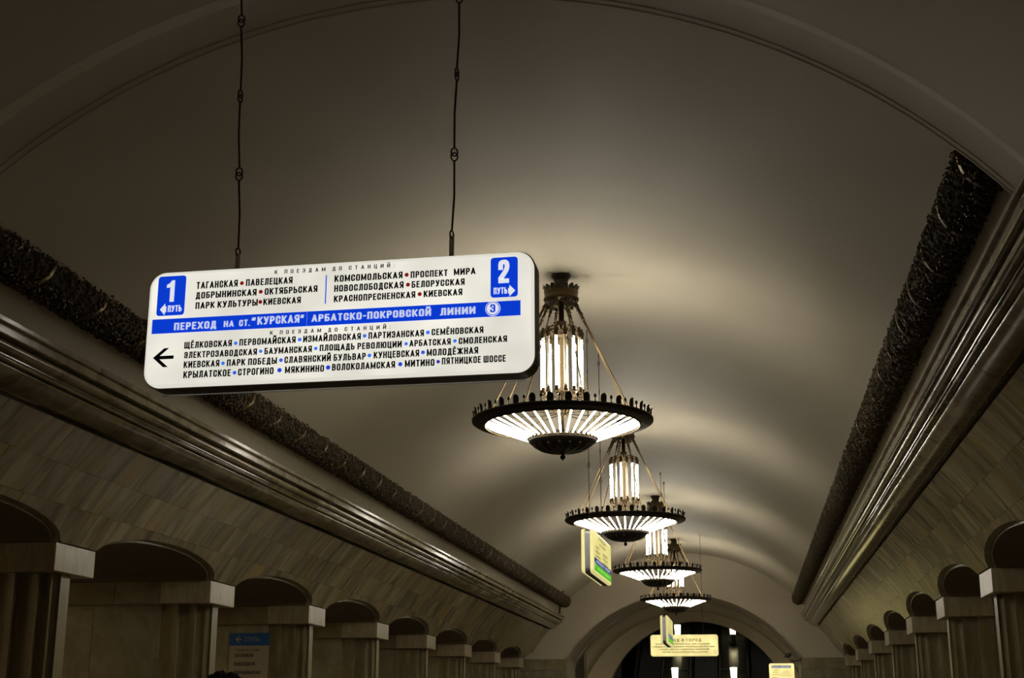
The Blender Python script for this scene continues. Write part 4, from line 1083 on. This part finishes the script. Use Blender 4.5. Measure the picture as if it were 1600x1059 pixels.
# ---- unlit route board on the third pylon of the left side
pc = [c_ for c_ in PY_C if 22 < c_ < 25][0]
RB = empty('route_board', (-8.375, pc - .36 - .03, EYE - .35)); tag(RB, 'white route board with a blue heading and arrow, fixed to a pylon at lower left', 'sign')
slab(RB, 'board', [(-.345, -.55), (.345, -.55), (.345, 1.50), (-.345, 1.50)], -.012, .028, 'board_white')
slab(RB, 'heading_bar', [(-.347, 1.495), (.347, 1.495), (.347, 1.705), (-.347, 1.705)], -.014, .028, 'board_blue')
slab(RB, 'arrow', [(-.25, 1.60), (-.185, 1.655), (-.16, 1.655), (-.205, 1.613), (-.14, 1.613), (-.14, 1.587), (-.205, 1.587), (-.16, 1.545), (-.185, 1.545)], -.017, -.014, 'board_white')
lettering(RB, 'I ПУТЬ', -.085, .18, 1.565, .072, -.0155, 'board_white', .0)
lettering(RB, 'К ПОЕЗДАМ ДО СТАНЦИЙ', -.25, .185, 1.405, .033, -.0135, 'board_print', .03, 1.3)
for k, (s_, w) in enumerate((('ТАГАНСКАЯ', .335), ('ПАВЕЛЕЦКАЯ', .37), ('ДОБРЫНИНСКАЯ', .47), ('ОКТЯБРЬСКАЯ', .41), ('ПАРК КУЛЬТУРЫ', .48), ('КИЕВСКАЯ', .31), ('КРАСНОПРЕСНЕНСКАЯ', .55), ('БЕЛОРУССКАЯ', .40))):
    lettering(RB, s_, -.25, -.25 + w, 1.305 - k * .143, .058, -.0135, 'board_print', .09)

# ================================================================== ESCALATORS
ES0 = 55.6
def zs(y): return max(0.0, (y - ES0) * SL)
for i, (xc, lab) in enumerate(((-4.18, 'left'), (-1.76, 'middle'), (.66, 'right'))):
    E_ = empty('escalator', (xc, ES0, 0))
    tag(E_, f'{lab} one of the three dark escalators climbing away behind the end arch', 'escalator', 'escalators behind the end arch')
    mb = MB(); mb.cham_box(-.5, .5, 0, .41, -.22, 0, .006)
    for q in range(12): mb.box(-.48 + q * .08, -.455 + q * .08, -.004, .40, -.20, .004)
    sm_ = mb.mesh('step', M['esc_step'])
    for k in range(26):
        mesh_obj('step', sm_, None, E_, (0, k * .40, .21 + k * .40 * SL))
    for sx in (-1, 1):
        mb = MB(); mb.tube([(sx * .60, -.6, .95), (sx * .60, .1, .95), (sx * .60, 11, .95 + 10.9 * SL)], .038, 8); mb.build('handrail', M['rubber'], E_)
        mb = MB(); a_ = .56 * sx; b_ = .64 * sx
        v = [(a_, -.6, .0), (a_, 11, 10.9 * SL), (a_, 11, .90 + 10.9 * SL), (a_, .1, .90), (a_, -.6, .90)]
        mb.add(v + [(b_, p[1], p[2]) for p in v], [(0, 1, 2, 3, 4), (9, 8, 7, 6, 5)] + [(k, (k + 1) % 5, (k + 1) % 5 + 5, k + 5) for k in range(5)]); mb.build('balustrade', M['esc_deck'], E_)
for i, xc in enumerate((-2.97, -.55)):
    D_ = empty('balustrade_deck', (xc, ES0, 0)); tag(D_, f'brushed metal strip between the escalators, the {["left", "right"][i]} one of two, carrying lamps', 'escalator')
    mb = MB(); v = []
    for (x, dz) in ((-.565, .86), (-.50, .90), (-.2, .93), (.2, .93), (.50, .90), (.565, .86)):
        v += [(x, .0, dz), (x, 11.0, dz + 11.0 * SL)]
    mb.add(v, [(2 * k, 2 * k + 1, 2 * k + 3, 2 * k + 2) for k in range(5)])
    mb.add([(-.565, 0, 0), (.565, 0, 0), (.565, 0, .86), (-.565, 0, .86)], [(0, 1, 2, 3)]); mb.build('deck', M['esc_deck'], D_)
    for k in range(1, 5):
        mb = MB(); yy = k * 2.2; mb.box(-.56, .56, yy, yy + .03, .935 + yy * SL, .945 + yy * SL + .012); mb.build('joint_strip', M['esc_step'], D_)
lamp0 = None
def esc_lamp():
    r = empty('escalator_lamp', (0, 0, 0))
    mb = MB(); mb.lathe([(0, 0), (.13, 0), (.13, .10), (.10, .14), (.10, .36), (.12, .38), (.12, .41), (0, .41)], 16); mb.build('lamp_base', M['camera_body'], r)
    mb = MB(); mb.lathe([(0, .412), (.115, .412), (.145, .84), (.14, .85), (0, .86)], 20); mb.build('lamp_glass', M['esc_lamp'], r)
    return r
for i, xc in enumerate((-2.97, -.55)):
    for k, yy in enumerate((2.95, 6.35)):
        if lamp0 is None: o = lamp0 = esc_lamp()
        else: o = copy_tree(lamp0)
        o.location = (xc + (0.0), ES0 + yy, .955 + yy * SL)
        tag(o, f'{["lower", "upper"][k]} glowing lamp on the {["left", "right"][i]} strip between the escalators', 'lamp', 'lamps on the escalator')

# ================================================================== SMALL FIXTURES
cc = empty('security_camera', (1.66, Y1 - .02, EYE + 1.83)); tag(cc, 'small dark security camera on a curved bracket at the right foot of the arch', 'camera')
mb = MB(); mb.tube([(.12, .02, -.05), (.05, -.03, -.10), (-.10, -.08, -.13), (-.22, -.10, -.09)], .016, 8); mb.build('bracket', M['camera_body'], cc)
mb = MB(); mb.cham_box(-.40, -.20, -.34, -.02, -.10, .04, .012)
mb.v = [(x + (z * .5), y, z + .09) for x, y, z in mb.v]; mb.build('housing', M['camera_body'], cc)
mb = MB(); mb.lathe([(0, 0), (.035, 0), (.03, .02), (0, .02)], 12); mb.v = [(x - .28, -.35 + z, y + .05) for x, y, z in mb.v]; mb.build('lens', M['rubber'], cc)
t_ = -radians(46.3); x_, z_ = vault_pt(t_, -.015)
mb = MB(); a_ = vault_pt(-radians(47.6), -.012); b_ = vault_pt(-radians(42.9), -.012); 
mb.tube([(a_[0], 43.4, a_[1]), ((a_[0] + b_[0]) / 2 - .01, 43.9, (a_[1] + b_[1]) / 2 + .01), (b_[0], 44.3, b_[1])], .04, 8)
o = mb.build('cable_cover', M['sign_metal']); tag(o, 'short dark bar fixed to the vault above the far end of the left garland', 'bracket')
mb = MB(); mb.tube([(XC - 4.02, 45.9, EYE + 3.30), (XC - 3.99, 45.9, EYE + 3.54)], .03, 8); mb.box(XC - 4.08, XC - 3.98, 45.85, 45.95, EYE + 3.255, EYE + 3.30)
o = mb.build('garland_bracket', M['sign_metal']); tag(o, 'small dark prop between the left cornice and the far end of the left garland', 'bracket')
mb = MB(); mb.tube([(-5.10, YE - .03, EYE + 2.45), (-4.90, YE - .03, EYE + 2.45), (-4.88, YE - .03, EYE + 2.26)], .015, 6); mb.tube([(-4.90, YE - .03, EYE + 2.45), (-4.90, YE + .01, EYE + 2.45)], .015, 6)
o = mb.build('wall_hook', M['strap']); tag(o, 'thin angled bracket on the far wall left of the escalator arch', 'bracket')

# ================================================================== PEOPLE
def skin_body(name, joints, edges, mt, parent, sub=2):
    me = bpy.data.meshes.new(name); me.from_pydata([j[0] for j in joints], edges, [])
    o = bpy.data.objects.new(name, me); COL.objects.link(o)
    md = o.modifiers.new('skin', 'SKIN'); md.use_smooth_shade = True
    for i, j in enumerate(joints):
        r = j[1] if isinstance(j[1], tuple) else (j[1], j[1])
        me.skin_vertices[0].data[i].radius = r
        me.skin_vertices[0].data[i].use_root = (i == 0)
    ss = o.modifiers.new('sub', 'SUBSURF'); ss.levels = sub; ss.render_levels = sub
    dg = bpy.context.evaluated_depsgraph_get(); dg.update()
    m2 = bpy.data.meshes.new_from_object(o.evaluated_get(dg)); m2.name = name
    bpy.data.objects.remove(o)
    m2.materials.clear()
    for p in m2.polygons: p.use_smooth = True
    return mesh_obj(name, m2, M[mt], parent)
def ellipsoid(mb, c_, r, n=20, m_=14, fn=None):
    v = []; f = []
    for i in range(m_ + 1):
        ph = pi * i / m_
        for k in range(n):
            a = 2 * pi * k / n; p = Vector((sin(ph) * cos(a), sin(ph) * sin(a), cos(ph)))
            q = Vector((p.x * r[0], p.y * r[1], p.z * r[2]))
            if fn: q = fn(q, p)
            v.append((c_[0] + q.x, c_[1] + q.y, c_[2] + q.z))
    for i in range(m_):
        for k in range(n): f.append((i * n + k, i * n + (k + 1) % n, (i + 1) * n + (k + 1) % n, (i + 1) * n + k))
    mb.add(v, f, True)
def person(loc, rz, H, coat, label, long_hair=False):
    """a standing figure facing local -y, H metres tall"""
    R = empty('person', loc, rz); tag(R, label, 'person')
    s = H / 1.80
    J = [((0, 0, .98), (.155, .11)), ((0, 0, 1.16), (.135, .10)), ((0, .0, 1.34), (.165, .11)), ((0, .01, 1.46), (.12, .08)), ((0, .005, 1.53), .055), ((0, -.005, 1.60), .052)]
    E_ = [(0, 1), (1, 2), (2, 3), (3, 4), (4, 5)]
    for sx in (-1, 1):
        b = len(J)
        J += [((sx * .09, 0, .90), .095), ((sx * .10, -.01, .50), .062), ((sx * .10, .01, .12), .042), ((sx * .10, -.12, .05), .035)]
        E_ += [(0, b), (b, b + 1), (b + 1, b + 2), (b + 2, b + 3)]
        b = len(J)
        J += [((sx * .185, .0, 1.43), .062), ((sx * .225, .02, 1.14), .045), ((sx * .225, -.07, .90), .032), ((sx * .22, -.09, .83), (.020, .038))]
        E_ += [(3, b), (b, b + 1), (b + 1, b + 2), (b + 2, b + 3)]
    J = [((p[0] * s, p[1] * s, p[2] * s), r if not isinstance(r, tuple) else (r[0] * s, r[1] * s)) for p, r in J]
    skin_body('body', J, E_, 'skin', R)
    # coat
    Jc = [((0, 0, 1.00), (.17, .13)), ((0, 0, 1.16), (.155, .12)), ((0, 0, 1.34), (.185, .13)), ((0, .01, 1.45), (.175, .12)), ((0, .01, 1.515), (.105, .095)), ((0, .005, 1.555), (.075, .075))]
    Ec = [(0, 1), (1, 2), (2, 3), (3, 4), (4, 5)]
    for sx in (-1, 1):
        b = len(Jc); Jc += [((sx * .19, .0, 1.425), .078), ((sx * .235, .02, 1.14), .060), ((sx * .235, -.06, .93), .047)]; Ec += [(3, b), (b, b + 1), (b + 1, b + 2)]
    b = len(Jc); Jc += [((0, 0, .82), (.185, .14))]; Ec += [(0, b)]
    skin_body('coat', [((p[0] * s, p[1] * s, p[2] * s), r) for p, r in Jc], Ec, coat, R)
    Jt = [((0, 0, .95), (.15, .12))]; Et = []
    for sx in (-1, 1):
        b = len(Jt); Jt += [((sx * .095, 0, .86), .105), ((sx * .10, -.01, .50), .075), ((sx * .10, .01, .10), .062)]; Et += [(0, b), (b, b + 1), (b + 1, b + 2)]
    skin_body('trousers', [((p[0] * s, p[1] * s, p[2] * s), r) for p, r in Jt], Et, 'trousers', R)
    for sx in (-1, 1):
        mb = MB(); ellipsoid(mb, (sx * .10 * s, -.06, .045), (.05, .145, .05), 16, 10, lambda q, p: Vector((q.x, q.y, max(q.z, -.042)))); mb.build('shoe', M['shoe'], R)
        # hand with five fingers
        hx, hy, hz = sx * .225 * s, -.092 * s, .84 * s
        mb = MB(); ellipsoid(mb, (hx, hy, hz), (.018, .040, .052), 12, 8); mb.build('palm', M['skin'], R)
        for q, (dy, ln) in enumerate(((-.028, .066), (-.009, .076), (.010, .072), (.028, .056))):
            mb = MB(); mb.tube([(hx, hy + dy, hz - .03), (hx - sx * .004, hy + dy, hz - .03 - ln * .5), (hx - sx * .016, hy + dy, hz - .03 - ln)], [.0095, .0085, .0065], 8); mb.build('finger', M['skin'], R)
        mb = MB(); mb.tube([(hx - sx * .006, hy - .03, hz + .015), (hx - sx * .014, hy - .055, hz - .015), (hx - sx * .018, hy - .058, hz - .045)], [.012, .010, .008], 8); mb.build('thumb', M['skin'], R)
    # head
    hc = Vector((0, -.015, H - .122)); 
    def shape(q, p):
        if p.z < 0: q.x *= 1 - .28 * (-p.z) ** 1.5; q.y *= 1 - .12 * (-p.z)
        if p.y < -.5 and abs(p.x) < .25: q.y -= .010 * max(0, 1 - abs(p.z + .1) * 3)
        return q
    mb = MB(); ellipsoid(mb, hc, (.076, .096, .118), 32, 24, shape); hd = mb.build('head', M['skin'], R)
    mb = MB(); mb.tube([(0, hc.y - .088, hc.z + .012), (0, hc.y - .104, hc.z - .012), (0, hc.y - .113, hc.z - .03), (0, hc.y - .092, hc.z - .038)], [.007, .010, .013, .008], 8); mb.build('nose', M['skin'], hd)
    for sx in (-1, 1):
        mb = MB(); ellipsoid(mb, (sx * .031, hc.y - .083, hc.z + .006), (.012, .009, .008), 12, 8); mb.build('eye', M['shoe'], hd)
        mb = MB(); ellipsoid(mb, (sx * .077, hc.y + .008, hc.z - .005), (.009, .019, .032), 12, 8); mb.build('ear', M['skin'], hd)
    mb = MB(); mb.tube([(-.024, hc.y - .083, hc.z - .058), (0, hc.y - .092, hc.z - .060), (.024, hc.y - .083, hc.z - .058)], [.003, .006, .003], 8); mb.build('mouth', M['red_coat'], hd)
    rnd = random.Random(3)
    def hs(q, p):
        # fringe parted near the middle, back of the head covered
        k = 1.0 + .03 * sin(p.x * 23 + p.y * 9) + .015 * sin(p.x * 51)
        q *= k
        if abs(p.x + .12) < .22 and p.z > .6: q.z -= .012 * (1 - abs(p.x + .12) / .22)
        if p.z < -.15 and p.y < .25: q *= .80
        if p.y < -.35 and p.z < .42: q *= .80
        if p.z < -.75: q *= .8
        return q
    mb = MB(); ellipsoid(mb, hc + Vector((0, .008, .010)), (.112, .118, .122), 48, 36, hs); mb.build('hair', M['hair'], R)
    return R
P1 = person((-2.385, 6.15, 0), radians(195), 1.79, 'jacket', 'person with dark parted hair, top of the head showing at lower left')
P2 = person((.62, ES0 + 2.2, .21 + 2.0 * SL), radians(180), 1.70, 'red_coat', 'distant person in a dark red coat riding the right escalator')
